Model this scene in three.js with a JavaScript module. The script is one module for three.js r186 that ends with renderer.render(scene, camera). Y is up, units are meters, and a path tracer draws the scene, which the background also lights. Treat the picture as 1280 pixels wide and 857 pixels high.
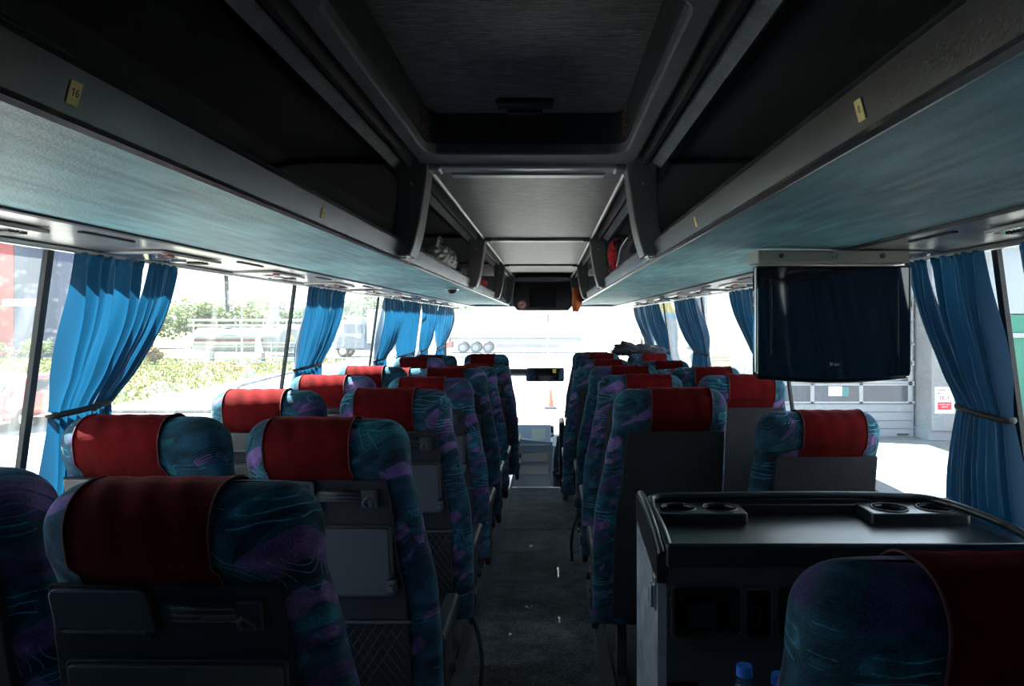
import * as THREE from 'three';
import { RoundedBoxGeometry } from 'three/addons/geometries/RoundedBoxGeometry.js';
import { mergeGeometries, mergeVertices } from 'three/addons/utils/BufferGeometryUtils.js';

// ------------------------------------------------------------------ camera, sky, sun, exposure
const scene = new THREE.Scene();
const camera = new THREE.PerspectiveCamera(50.92, 1280 / 857, 0.05, 600);
camera.position.set(0.0675, 1.6, 0);
camera.rotation.set(0, 0, 0);
camera.setViewOffset(1280, 857, -46, 26.5, 1280, 857);      // the lens is shifted: the aisle's vanishing point lies off the middle of the frame
scene.add(camera);

const renderer = new THREE.WebGLRenderer();
renderer.toneMapping = THREE.LinearToneMapping;
renderer.toneMappingExposure = 1.75;
renderer.shadowMap.enabled = true;

{ // hazy summer sky: white near the horizon, pale blue overhead
  const W = 64, H = 64, d = new Float32Array(W * H * 4);
  for (let j = 0; j < H; j++) {
    const up = Math.max(0, Math.sin(((j + 0.5) / H - 0.5) * Math.PI)), k = Math.pow(up, 0.6);
    const c = [1.0 - 0.42 * k, 1.0 - 0.22 * k, 1.0 + 0.04 * k];
    for (let i = 0; i < W; i++) { const o = (j * W + i) * 4; for (let q = 0; q < 3; q++) d[o + q] = c[q] * 2.9; d[o + 3] = 1; }
  }
  const t = new THREE.DataTexture(d, W, H, THREE.RGBAFormat, THREE.FloatType);
  t.mapping = THREE.EquirectangularReflectionMapping; t.magFilter = THREE.LinearFilter; t.needsUpdate = true;
  scene.background = t;
}
const sun = new THREE.DirectionalLight(new THREE.Color(1, 0.95, 0.86), 64);
sun.position.set(-58, 77, -23); sun.target.position.set(0, 0, -4);
sun.castShadow = true; sun.shadow.mapSize.set(4096, 4096);
Object.assign(sun.shadow.camera, { left: -40, right: 40, top: 40, bottom: -40, near: 1, far: 220 });
scene.add(sun, sun.target);

// ------------------------------------------------------------------ helpers
let seed = 20240611;
const rnd = () => { seed |= 0; seed = (seed + 0x6D2B79F5) | 0; let t = Math.imul(seed ^ (seed >>> 15), 1 | seed); t = (t + Math.imul(t ^ (t >>> 7), 61 | t)) ^ t; return ((t ^ (t >>> 14)) >>> 0) / 4294967296; };
const rr = (a, b) => a + (b - a) * rnd();
const V = (x, y, z) => new THREE.Vector3(x, y, z);
const names = new Map();
const numbered = (n) => { const k = names.get(n) ?? 0; names.set(n, k + 1); return k ? `${n}_${String(k).padStart(3, '0')}` : n; };
function mesh(name, geo, mat, parent) {
  const g = Array.isArray(geo) ? mg(geo) : geo;
  const m = new THREE.Mesh(g, mat); m.name = name; m.castShadow = m.receiveShadow = true;
  parent.add(m); return m;
}
function mg(list) {
  const a = list.map((g) => { const h = g.index ? g.toNonIndexed() : g; for (const k of Object.keys(h.attributes)) if (!['position', 'normal', 'uv'].includes(k)) h.deleteAttribute(k); return h; });
  return a.length === 1 ? a[0] : mergeGeometries(a);
}
function thing(name, label, category, [x, y, z] = [0, 0, 0], group) {
  const o = new THREE.Group(); o.name = numbered(name); o.position.set(x, y, z); o.userData = { label, category };
  if (group) o.userData.group = group;
  scene.add(o); return o;
}
function single(name, label, category, geo, mat, group) {
  const m = mesh(numbered(name), geo, mat, scene); m.userData = { label, category };
  if (group) m.userData.group = group;
  return m;
}
function struct(name, geo, mat, label) {
  const m = mesh(numbered(name), geo, mat, scene); m.userData = { kind: 'structure', label, category: name.split('_')[0] }; return m;
}
function structGroup(name, label) {
  const o = new THREE.Group(); o.name = numbered(name); o.userData = { kind: 'structure', label, category: name.split('_')[0] }; scene.add(o); return o;
}
// boxes: by size and centre, or by bounds; uv in metres
function uvBox(g) {
  const p = g.attributes.position, n = g.attributes.normal, uv = new Float32Array(p.count * 2);
  for (let i = 0; i < p.count; i++) {
    const ax = Math.abs(n.getX(i)), ay = Math.abs(n.getY(i)), az = Math.abs(n.getZ(i));
    let u, v;
    if (ay >= ax && ay >= az) { u = p.getX(i); v = p.getZ(i); } else if (ax >= az) { u = p.getZ(i); v = p.getY(i); } else { u = p.getX(i); v = p.getY(i); }
    uv[2 * i] = u; uv[2 * i + 1] = v;
  }
  g.setAttribute('uv', new THREE.BufferAttribute(uv, 2)); return g;
}
function box(w, h, d, x = 0, y = 0, z = 0, r = 0) {
  const g = r ? new RoundedBoxGeometry(w, h, d, 2, Math.min(r, w / 2.01, h / 2.01, d / 2.01)) : new THREE.BoxGeometry(w, h, d);
  const k = g.index ? g.toNonIndexed() : g; k.translate(x, y, z); return uvBox(k);
}
const bb = (x0, x1, y0, y1, z0, z1, r = 0) => box(Math.abs(x1 - x0), Math.abs(y1 - y0), Math.abs(z1 - z0), (x0 + x1) / 2, (y0 + y1) / 2, (z0 + z1) / 2, r);
function tube(pts, r, seg = 24, rs = 8, closed = false) {
  return new THREE.TubeGeometry(new THREE.CatmullRomCurve3(pts.map((p) => V(...p)), closed), seg, r, rs, closed).toNonIndexed();
}
function cyl(r0, r1, h, x, y, z, seg = 20, axis = 'y') {
  const g = new THREE.CylinderGeometry(r0, r1, h, seg); if (axis === 'x') g.rotateZ(Math.PI / 2); if (axis === 'z') g.rotateX(Math.PI / 2);
  g.translate(x, y, z); return g.toNonIndexed();
}
function ext(pts, z0, z1, bevel = 0) {       // outline in x and y pulled from z0 to z1
  const s = new THREE.Shape(pts.map(([x, y]) => new THREE.Vector2(x, y)));
  const a = Math.min(z0, z1), b = Math.max(z0, z1);
  const g = new THREE.ExtrudeGeometry(s, { depth: b - a - 2 * bevel, bevelEnabled: bevel > 0, bevelSize: bevel, bevelThickness: bevel, bevelOffset: -bevel, bevelSegments: 2, curveSegments: 8 });
  g.translate(0, 0, a + bevel); return uvBox(g);
}
function sheet(pts, t, z0, z1) { return ext([...pts, ...[...pts].reverse().map(([x, y]) => [x, y + t])], z0, z1); }
function roundRect(x0, x1, y0, y1, r) {
  const s = new THREE.Shape(); s.moveTo(x0 + r, y0); s.lineTo(x1 - r, y0); s.quadraticCurveTo(x1, y0, x1, y0 + r); s.lineTo(x1, y1 - r); s.quadraticCurveTo(x1, y1, x1 - r, y1);
  s.lineTo(x0 + r, y1); s.quadraticCurveTo(x0, y1, x0, y1 - r); s.lineTo(x0, y0 + r); s.quadraticCurveTo(x0, y0, x0 + r, y0); return s;
}
function slab(shape, depth, bevel = 0.003) {
  return uvBox(new THREE.ExtrudeGeometry(shape, { depth: depth - 2 * bevel, bevelEnabled: bevel > 0, bevelSize: bevel, bevelThickness: bevel, bevelOffset: -bevel, bevelSegments: 2, curveSegments: 6 }).translate(0, 0, bevel));
}
function surf(fn, nu, nv, closeU = false) {   // fn(u, v) -> [x, y, z, s, t]
  const p = [], uv = [], ix = [];
  for (let j = 0; j <= nv; j++) for (let i = 0; i <= nu; i++) { const q = fn(i / nu, j / nv); p.push(q[0], q[1], q[2]); uv.push(q[3] ?? i / nu, q[4] ?? j / nv); }
  for (let j = 0; j < nv; j++) for (let i = 0; i < nu; i++) { const a = j * (nu + 1) + i, b = a + 1, c = a + nu + 1, d = c + 1; ix.push(a, b, c, b, d, c); }
  const g = new THREE.BufferGeometry();
  g.setAttribute('position', new THREE.Float32BufferAttribute(p, 3)); g.setAttribute('uv', new THREE.Float32BufferAttribute(uv, 2)); g.setIndex(ix); g.computeVertexNormals();
  if (closeU) { const n = g.attributes.normal; for (let j = 0; j <= nv; j++) { const a = j * (nu + 1), b = a + nu; const x = n.getX(a) + n.getX(b), y = n.getY(a) + n.getY(b), z = n.getZ(a) + n.getZ(b), l = Math.hypot(x, y, z) || 1; n.setXYZ(a, x / l, y / l, z / l); n.setXYZ(b, x / l, y / l, z / l); } }
  return g;
}
const lerp = (a, b, t) => a + (b - a) * t, clamp = (x, a, b) => Math.max(a, Math.min(b, x)), sm = (a, b, x) => { const t = clamp((x - a) / (b - a), 0, 1); return t * t * (3 - 2 * t); };
const pw = (x, tab) => { if (x <= tab[0][0]) return tab[0][1]; for (let i = 1; i < tab.length; i++) if (x <= tab[i][0]) return lerp(tab[i - 1][1], tab[i][1], sm(0, 1, (x - tab[i - 1][0]) / (tab[i][0] - tab[i - 1][0])) * 0.5 + 0.5 * (x - tab[i - 1][0]) / (tab[i][0] - tab[i - 1][0])); return tab[tab.length - 1][1]; };

// ------------------------------------------------------------------ textures
const hash = (x, y, s) => { let h = (x * 374761393 + y * 668265263 + s * 69069) | 0; h = Math.imul(h ^ (h >>> 13), 1274126177); return ((h ^ (h >>> 16)) >>> 0) / 4294967296; };
function vn(x, y, per, s) {       // tiling value noise
  const ix = Math.floor(x), iy = Math.floor(y), fx = x - ix, fy = y - iy, u = fx * fx * (3 - 2 * fx), v = fy * fy * (3 - 2 * fy), m = (k) => ((k % per) + per) % per;
  return lerp(lerp(hash(m(ix), m(iy), s), hash(m(ix + 1), m(iy), s), u), lerp(hash(m(ix), m(iy + 1), s), hash(m(ix + 1), m(iy + 1), s), u), v);
}
const fbm = (x, y, per, s, o = 4) => { let a = 0, w = 0.5, t = 0; for (let i = 0; i < o; i++) { a += w * vn(x * per, y * per, per, s + i); t += w; per *= 2; w *= 0.5; } return a / t; };
function dataTex(n, fn, srgb, rep = 1) {
  const d = new Uint8Array(n * n * 4);
  for (let j = 0; j < n; j++) for (let i = 0; i < n; i++) { const c = fn(i / n, j / n), o = (j * n + i) * 4; for (let q = 0; q < 3; q++) d[o + q] = clamp(Math.round((c.length ? c[q] : c) * 255), 0, 255); d[o + 3] = 255; }
  const t = new THREE.DataTexture(d, n, n); t.wrapS = t.wrapT = THREE.RepeatWrapping; t.magFilter = THREE.LinearFilter; t.repeat.set(rep, rep);
  if (srgb) t.colorSpace = THREE.SRGBColorSpace; t.needsUpdate = true; return t;
}
function canvasTex(w, h, draw, rep) {
  const c = document.createElement('canvas'); c.width = w; c.height = h; draw(c.getContext('2d'), w, h);
  const t = new THREE.CanvasTexture(c); t.colorSpace = THREE.SRGBColorSpace; if (rep) { t.wrapS = t.wrapT = THREE.RepeatWrapping; t.repeat.set(rep, rep); } return t;
}
const fineBump = dataTex(256, (x, y) => fbm(x, y, 64, 3, 2), false, 6);
const weaveBump = dataTex(256, (x, y) => 0.5 + 0.25 * Math.sin(x * Math.PI * 2 * 64) * Math.sin(y * Math.PI * 2 * 64) + 0.3 * (fbm(x, y, 64, 9, 2) - 0.5), false, 5);
const velvetTex = dataTex(256, (x, y) => { const n = 0.82 + 0.36 * (fbm(x, y, 8, 21, 4) - 0.5) + 0.2 * (hash(x * 256 | 0, y * 256 | 0, 4) - 0.5); return [n, n, n]; }, true, 3);
const linerTex = dataTex(512, (x, y) => { const n = 0.78 + 0.25 * (fbm(x, y, 8, 31, 5) - 0.5) + 0.28 * (hash(x * 512 | 0, y * 512 | 0, 5) - 0.5); return [n, n, n]; }, true, 2);
const headTex = dataTex(512, (x, y) => { const n = 0.74 + 0.55 * (vn(x * 24, y * 256, 24 * 256, 41) - 0.5) + 0.3 * (vn(x * 90, y * 512, 90 * 512, 44) - 0.5) + 0.1 * (fbm(x, y, 4, 42, 3) - 0.5); return [n, n, n * 0.97]; }, true, 1.6);
const rackTex = dataTex(512, (x, y) => { const n = 0.83 + 0.2 * (vn(x * 60, y * 8, 480, 51) - 0.5) + 0.28 * (fbm(x, y, 5, 52, 4) - 0.5) + 0.12 * (hash(x * 512 | 0, y * 512 | 0, 6) - 0.5); return [n * 0.98, n, n * 1.0]; }, true, 0.9);
const carpetTex = dataTex(512, (x, y) => { const h = hash(x * 512 | 0, y * 512 | 0, 7), n = 0.42 + 0.35 * (h - 0.5) + (h > 0.985 ? 0.4 : 0) + 0.4 * (fbm(x, y, 7, 61, 4) - 0.5) + 0.5 * (fbm(x, y, 90, 62, 2) - 0.5); return [n, n, n]; }, true, 1.7);
const asphaltTex = dataTex(512, (x, y) => { const n = 0.8 + 0.18 * (fbm(x, y, 6, 71, 5) - 0.5) + 0.22 * (hash(x * 512 | 0, y * 512 | 0, 8) - 0.5); return [n, n, n]; }, true, 0.22);
const grassTex = dataTex(512, (x, y) => { const a = fbm(x, y, 6, 81, 5), b = fbm(x, y, 60, 82, 3), c = hash(x * 512 | 0, y * 512 | 0, 9); const k = sm(0.35, 0.7, a); return [lerp(0.40, 0.62, k) + 0.14 * (b - 0.5) + 0.12 * (c - 0.5), lerp(0.47, 0.6, k) + 0.14 * (b - 0.5) + 0.12 * (c - 0.5), lerp(0.16, 0.30, k) + 0.2 * (b - 0.5)]; }, true, 0.09);
const fabricTex = canvasTex(1024, 1024, (c, w, h) => {
  c.fillStyle = '#244c5c'; c.fillRect(0, 0, w, h);
  const wrap = (f) => { for (const dx of [-w, 0, w]) for (const dy of [-h, 0, h]) { c.save(); c.translate(dx, dy); f(); c.restore(); } };
  for (let k = 0; k < 110; k++) {
    const x = rnd() * w, y = rnd() * h, a = rr(-1.1, -0.5), L = rr(70, 230), T = rr(22, 66), col = ['#6b4c86', '#7d5a94', '#1d3a49', '#2c6672', '#4a3a66', '#8a6596', '#16303c', '#2f7480'][k % 8];
    wrap(() => { c.translate(x, y); c.rotate(a); c.fillStyle = col; c.globalAlpha = 0.8; c.beginPath(); c.moveTo(-L / 2, 0); c.quadraticCurveTo(-L / 4, -T, L / 2, -T * 0.4); c.lineTo(L / 2 - 20, T * 0.5); c.quadraticCurveTo(0, T, -L / 2, 0); c.fill(); });
  }
  c.globalAlpha = 1; c.lineJoin = 'round';
  for (let k = 0; k < 22; k++) {
    const x = rnd() * w, y = rnd() * h, a = k % 3 ? rr(-0.35, 0.1) : rr(0.7, 1.2), L = rr(70, 170), n = 2 + (k % 4), gap = rr(22, 40), sk = rr(-30, 30), wv = rnd() * 6;
    wrap(() => { c.translate(x, y); c.rotate(a); c.strokeStyle = ['#2f8a9e', '#38a0b2', '#2a7788', '#6a9fb8'][k % 4]; c.lineWidth = 3 + (k % 3); for (let q = 0; q < n; q++) { c.beginPath(); for (let i = 0; i <= 12; i++) { const px = i / 12 * L + q * sk, py = q * gap + Math.sin(i * 0.5 + wv + q) * 5 + (i % 2); i ? c.lineTo(px, py) : c.moveTo(px, py); } c.stroke(); } });
  }
  for (let k = 0; k < 10; k++) { const x = rnd() * w, y = rnd() * h; wrap(() => { c.translate(x, y); c.rotate(-0.7); c.strokeStyle = '#142733'; c.lineWidth = 4; for (let i = 0; i < 5; i++) { c.beginPath(); c.moveTo(0, i * 11); c.lineTo(rr(60, 90), i * 11); c.stroke(); } }); }
  const im = c.getImageData(0, 0, w, h), d = im.data;
  for (let i = 0; i < d.length; i += 4) { const px = (i / 4) % w, py = (i / 4 / w) | 0, f = 0.86 + 0.42 * (hash(px >> 1, py >> 1, 11) - 0.5) + 0.5 * (vn(px / 40, py / 40, 1000, 13) - 0.5) + ((px + py) % 8 < 3 ? -0.03 : 0.02); d[i] *= f; d[i + 1] *= f; d[i + 2] *= f; }
  c.putImageData(im, 0, 0);
}, 1.9);

// ------------------------------------------------------------------ materials
const std = (o) => new THREE.MeshStandardMaterial({ side: THREE.DoubleSide, ...o });
const phy = (o) => new THREE.MeshPhysicalMaterial({ side: THREE.DoubleSide, ...o });
const lin = (r, g, b) => new THREE.Color().setRGB(r, g, b);
const M = {
  fabric: phy({ map: fabricTex, color: lin(0.85, 0.80, 0.83), roughness: 0.95, specularIntensity: 0.4, bumpMap: fineBump, bumpScale: 0.0005, sheen: 0.5, sheenColor: lin(0.3, 0.32, 0.4), sheenRoughness: 0.6 }),
  velvet: phy({ color: lin(0.095, 0.0035, 0.0045), map: velvetTex, roughness: 0.95, specularIntensity: 0.12, sheen: 0.5, sheenColor: lin(0.5, 0.02, 0.03), sheenRoughness: 0.45, bumpMap: fineBump, bumpScale: 0.0005 }),
  velvetEdge: std({ color: lin(0.06, 0.006, 0.009), roughness: 0.9 }),
  seatBack: std({ color: lin(0.015, 0.016, 0.022), map: linerTex, roughness: 0.95, bumpMap: fineBump, bumpScale: 0.0006 }),
  blackPlastic: std({ color: lin(0.018, 0.019, 0.022), roughness: 0.42, bumpMap: fineBump, bumpScale: 0.0001 }),
  greyPlastic: std({ color: lin(0.03, 0.031, 0.034), roughness: 0.45, bumpMap: fineBump, bumpScale: 0.0001 }),
  tablePlastic: std({ color: lin(0.026, 0.026, 0.025), roughness: 0.55, bumpMap: fineBump, bumpScale: 0.00015 }),
  metal: std({ color: lin(0.62, 0.63, 0.64), metalness: 1, roughness: 0.28 }),
  darkMetal: std({ color: lin(0.06, 0.06, 0.065), metalness: 0.5, roughness: 0.4 }),
  net: std({ color: lin(0.03, 0.03, 0.034), roughness: 0.8 }),
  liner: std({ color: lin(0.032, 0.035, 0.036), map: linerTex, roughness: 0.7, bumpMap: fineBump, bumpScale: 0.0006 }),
  linerStrip: std({ color: lin(0.24, 0.26, 0.27), map: linerTex, roughness: 1, bumpMap: fineBump, bumpScale: 0.001 }),
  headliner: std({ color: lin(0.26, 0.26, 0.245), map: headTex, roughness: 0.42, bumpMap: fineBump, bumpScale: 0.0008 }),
  hatchFrame: std({ color: lin(0.17, 0.18, 0.18), map: linerTex, roughness: 0.6, bumpMap: fineBump, bumpScale: 0.0004 }),
  arch: std({ color: lin(0.13, 0.13, 0.127), roughness: 0.36, bumpMap: fineBump, bumpScale: 0.0002 }),
  archBar: std({ color: lin(0.36, 0.36, 0.34), roughness: 0.3 }),
  lip: phy({ color: lin(0.022, 0.022, 0.023), roughness: 0.26, clearcoat: 0.3, clearcoatRoughness: 0.25, bumpMap: fineBump, bumpScale: 0.0001 }),
  lipMetal: std({ color: lin(0.6, 0.6, 0.6), metalness: 1, roughness: 0.3 }),
  rackUnder: std({ color: lin(0.25, 0.55, 0.61), map: rackTex, roughness: 0.58, bumpMap: fineBump, bumpScale: 0.0006 }),
  service: phy({ color: lin(0.46, 0.45, 0.43), roughness: 0.34, clearcoat: 0.4, clearcoatRoughness: 0.15, map: linerTex }),
  serviceUnit: phy({ color: lin(0.44, 0.43, 0.42), roughness: 0.2, clearcoat: 0.6, clearcoatRoughness: 0.1 }),
  redButton: std({ color: lin(0.30, 0.02, 0.02), roughness: 0.35 }),
  carpet: phy({ color: lin(0.45, 0.47, 0.50), map: carpetTex, roughness: 0.9, sheen: 1, sheenColor: lin(0.5, 0.53, 0.58), sheenRoughness: 0.6, bumpMap: carpetTex, bumpScale: 0.003 }),
  wall: std({ color: lin(0.22, 0.22, 0.23), map: linerTex, roughness: 0.9 }),
  rubber: std({ color: lin(0.015, 0.015, 0.017), roughness: 0.6 }),
  shell: std({ color: lin(0.05, 0.05, 0.05), roughness: 0.9 }),
  curtain: phy({ color: lin(0.004, 0.043, 0.096), roughness: 1, transmission: 0.40, thickness: 0, sheen: 0.3, sheenColor: lin(0.2, 0.4, 0.6), bumpMap: weaveBump, bumpScale: 0.0003 }),
  glass: phy({ color: lin(0.84, 0.88, 0.88), roughness: 0, transmission: 1, thickness: 0, ior: 1.5 }),
  yellowTag: std({ color: lin(0.75, 0.58, 0.22), roughness: 0.6 }),
};

// ------------------------------------------------------------------ bus shell
const Z0 = 2.2, ZF = -9.45;                                     // rear wall, windshield
const PILLARS = [-1.74, 0.06, 1.86, 3.66, 5.46, 7.26, 9.1];      // distance ahead of the camera
const SILL = 0.98, WTOP = 1.795;
const wx = (y) => y > SILL ? 1.20 + (WTOP - Math.min(y, WTOP)) * 0.13 : 1.306;
const floorDrop = (d) => -0.011 * (d - 1.1);
const tiltBox = (x0, x1, y0, y1, d0, d1) => { const g = bb(x0, x1, y0, y1, -d0, -d1, 0); const p = g.attributes.position; for (let i = 0; i < p.count; i++) p.setY(i, p.getY(i) + floorDrop(-p.getZ(i))); g.computeVertexNormals(); return g; };

const floorG = structGroup('floor', 'dark grey speckled carpet runner along the coach aisle');
mesh('carpet_strip', tiltBox(-0.30, 0.30, -0.06, 0, -2.2, 4.45), M.carpet, floorG);
mesh('carpet_strip', tiltBox(-0.30, 0.30, -0.06, 0.0, 4.455, 5.72), M.carpet, floorG);
mesh('carpet_strip', tiltBox(-0.30, 0.30, -0.06, 0.0, 5.725, 7.22), M.carpet, floorG);
mesh('edge_trim', tiltBox(-0.30, 0.30, -0.06, 0.006, 7.222, 7.25), M.metal, floorG);
for (const s of [-1, 1]) {
  const deck = structGroup(s < 0 ? 'floor_left' : 'floor_right', s < 0 ? 'raised seat podium beside aisle on gas tank side' : 'raised seat podium beside aisle on television side');
  mesh('podium', tiltBox(s * 0.306, s * 1.30, -0.06, 0.12, -2.2, 7.25), M.liner, deck);
  mesh('kick_trim', [tiltBox(s * 0.298, s * 0.306, 0.0, 0.118, -2.2, 7.25), tiltBox(s * 0.296, s * 0.34, 0.118, 0.128, -2.2, 7.25)], M.metal, deck);
}
struct('floor_front', [bb(-1.3, 1.3, -0.8, -0.74, -7.2, ZF)], M.wall, 'lower floor around the driving position');
struct('wall_step', [bb(-1.3, 1.3, -0.74, -0.13, -7.19, -7.25)], M.wall, 'step riser at the end of aisle');
for (const s of [-1, 1]) {
  const w = structGroup(s < 0 ? 'wall_left' : 'wall_right', s < 0 ? 'grey side wall panel under windows on gas tank side' : 'grey side wall panel under windows on television side');
  mesh('panel', bb(s * 1.306, s * 1.36, -0.8, SILL, Z0, ZF), M.wall, w);
  mesh('sill', bb(s * 1.27, s * 1.36, SILL - 0.03, SILL, Z0, ZF, 0.008), M.greyPlastic, w);
  for (const d of PILLARS) {
    const g = ext([[s * (wx(SILL) + 0.016), SILL], [s * (wx(WTOP) + 0.016), WTOP], [s * (wx(WTOP) + 0.029), WTOP], [s * (wx(SILL) + 0.029), SILL]], -d - 0.012, -d + 0.012);
    mesh('pillar', g, M.rubber, w);
  }
  mesh('rear_panel', ext([[s * wx(SILL), SILL], [s * wx(WTOP), WTOP], [s * (wx(WTOP) + 0.05), WTOP], [s * (wx(SILL) + 0.05), SILL]], 1.76, Z0), M.wall, w);
  for (let k = 0; k < PILLARS.length; k++) {
    const a = PILLARS[k] + 0.001, b = k + 1 < PILLARS.length ? PILLARS[k + 1] - 0.001 : 9.44;
    const o = 0.03, t = 0.006, g = ext([[s * (wx(SILL) + o), SILL - 0.01], [s * (wx(WTOP) + o), WTOP + 0.01], [s * (wx(WTOP) + o + t), WTOP + 0.01], [s * (wx(SILL) + o + t), SILL - 0.01]], -a, -b);
    const win = structGroup('window_' + (s < 0 ? k + 1 : k + 8), 'tinted side window pane of the coach');
    win.name = 'window_' + (s < 0 ? k + 1 : k + 8);
    mesh('pane', g, M.glass, win);
  }
}
struct('wall_back', [bb(-1.36, 1.36, -0.2, 2.4, Z0, Z0 + 0.06)], M.liner, 'plain rear wall of the coach cabin');
struct('wall_front', [bb(-1.36, 1.36, -0.8, 0.10, ZF, ZF - 0.06), bb(-1.36, 1.36, 1.80, 2.4, ZF, ZF - 0.06)], M.wall, 'front wall under and above the windshield');
{ const w = structGroup('window_15', 'full width windshield of the coach'); w.name = 'window_15';
  mesh('pane', bb(-1.33, 1.33, 0.09, 1.81, ZF - 0.02, ZF - 0.028), M.glass, w);
  mesh('corner_post', bb(-1.36, -1.28, 0.1, 1.8, ZF, ZF - 0.06), M.rubber, w); mesh('corner_post', bb(1.28, 1.36, 0.1, 1.8, ZF, ZF - 0.06), M.rubber, w); }

// ceiling: outer roof shell, middle panels, rails, textured strips
const ceil = structGroup('ceiling', 'dark fabric covered coach ceiling with hatch and rails');
{
  const prof = [[-1.20, 1.80], [-1.19, 2.12], [-1.0, 2.30], [0, 2.36], [1.0, 2.30], [1.19, 2.12], [1.20, 1.80], [1.262, 1.80], [1.262, 2.16], [1.06, 2.38], [0, 2.44], [-1.06, 2.38], [-1.262, 2.16], [-1.262, 1.80]];
  mesh('roof_shell', ext(prof, ZF, Z0), M.shell, ceil);
  const ARCH = [2.3, 4.33, 6.29, 8.1];
  const panel = (d0, d1) => { const g = box(0.640, 0.02, d1 - d0 - 0.03, 0, 2.108, -(d0 + d1) / 2, 0.008); return g; };
  mesh('ceiling_panel', panel(2.36, 4.28), M.headliner, ceil);
  mesh('ceiling_panel', panel(4.40, 6.24), M.headliner, ceil);
  mesh('ceiling_panel', panel(6.36, 7.25), M.headliner, ceil);
  mesh('ceiling_panel', bb(-0.32, 0.32, 2.15, 2.17, -7.25, -8.2), M.liner, ceil);
  mesh('ceiling_panel', panel(-2.2, 0.98), M.headliner, ceil);
  for (const s of [-1, 1]) {
    mesh('panel_border', tubeBar(s * 0.322, 2.100, 0.009, 2.3, 8.1), M.archBar, ceil);
    mesh('rail', ext([[s * 0.360, 2.086], [s * 0.372, 2.086], [s * 0.374, 2.10], [s * 0.380, 2.13], [s * 0.356, 2.13]], -8.1, Z0), M.lipMetal, ceil);
    mesh('channel', ext([[s * 0.325, 2.135], [s * 0.358, 2.135], [s * 0.358, 2.145], [s * 0.325, 2.145]], -8.1, Z0), M.rubber, ceil);
    mesh('textured_strip', ext([[s * 0.388, 2.098], [s * 0.417, 2.080], [s * 0.425, 2.085], [s * 0.392, 2.112]], -8.1, Z0), M.linerStrip, ceil);
    mesh('strip_backing', ext([[s * 0.372, 2.115], [s * 0.43, 2.105], [s * 0.43, 2.125], [s * 0.372, 2.135]], -8.1, Z0), M.liner, ceil);
  }
  // roof hatch: deep framed recess with a fabric lid
  const fr = new THREE.Shape(); fr.moveTo(-0.335, 0.98); fr.lineTo(0.335, 0.98); fr.lineTo(0.335, 2.27); fr.lineTo(-0.335, 2.27); fr.closePath();
  const hole = roundRect(-0.292, 0.292, 1.10, 2.13, 0.06); fr.holes.push(hole);
  const fg = slab(fr, 0.035, 0.006); fg.rotateX(-Math.PI / 2); fg.translate(0, 2.094, 0); uvBox(fg);
  mesh('hatch_frame', fg, M.hatchFrame, ceil);
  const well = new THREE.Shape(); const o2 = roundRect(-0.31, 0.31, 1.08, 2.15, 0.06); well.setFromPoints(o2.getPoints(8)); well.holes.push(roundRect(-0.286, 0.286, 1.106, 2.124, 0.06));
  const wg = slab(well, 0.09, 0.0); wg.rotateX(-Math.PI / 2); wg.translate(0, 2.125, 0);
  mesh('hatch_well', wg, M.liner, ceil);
  mesh('hatch_lid', box(0.60, 0.02, 1.05, 0, 2.225, -1.615, 0.006), M.headliner, ceil);
  mesh('hatch_handle', [box(0.16, 0.02, 0.05, 0, 2.205, -2.0, 0.008), box(0.1, 0.028, 0.03, 0, 2.20, -2.045, 0.006)], M.blackPlastic, ceil);
  const grille = []; for (let k = 0; k < 70; k++) { const z = -rr(1.98, 2.11), y = rr(2.13, 2.20); grille.push(box(0.004, rr(0.003, 0.008), rr(0.004, 0.012), 0.283, y, z)); grille.push(box(0.004, rr(0.003, 0.008), rr(0.004, 0.012), -0.283, y, z)); }
  mesh('foam_grille', grille, std({ color: lin(0.20, 0.10, 0.08), roughness: 0.5 }), ceil);
}
function tubeBar(x, y, r, d0, d1) { return cyl(r, r, d1 - d0, x, y, -(d0 + d1) / 2, 10, 'z'); }

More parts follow.
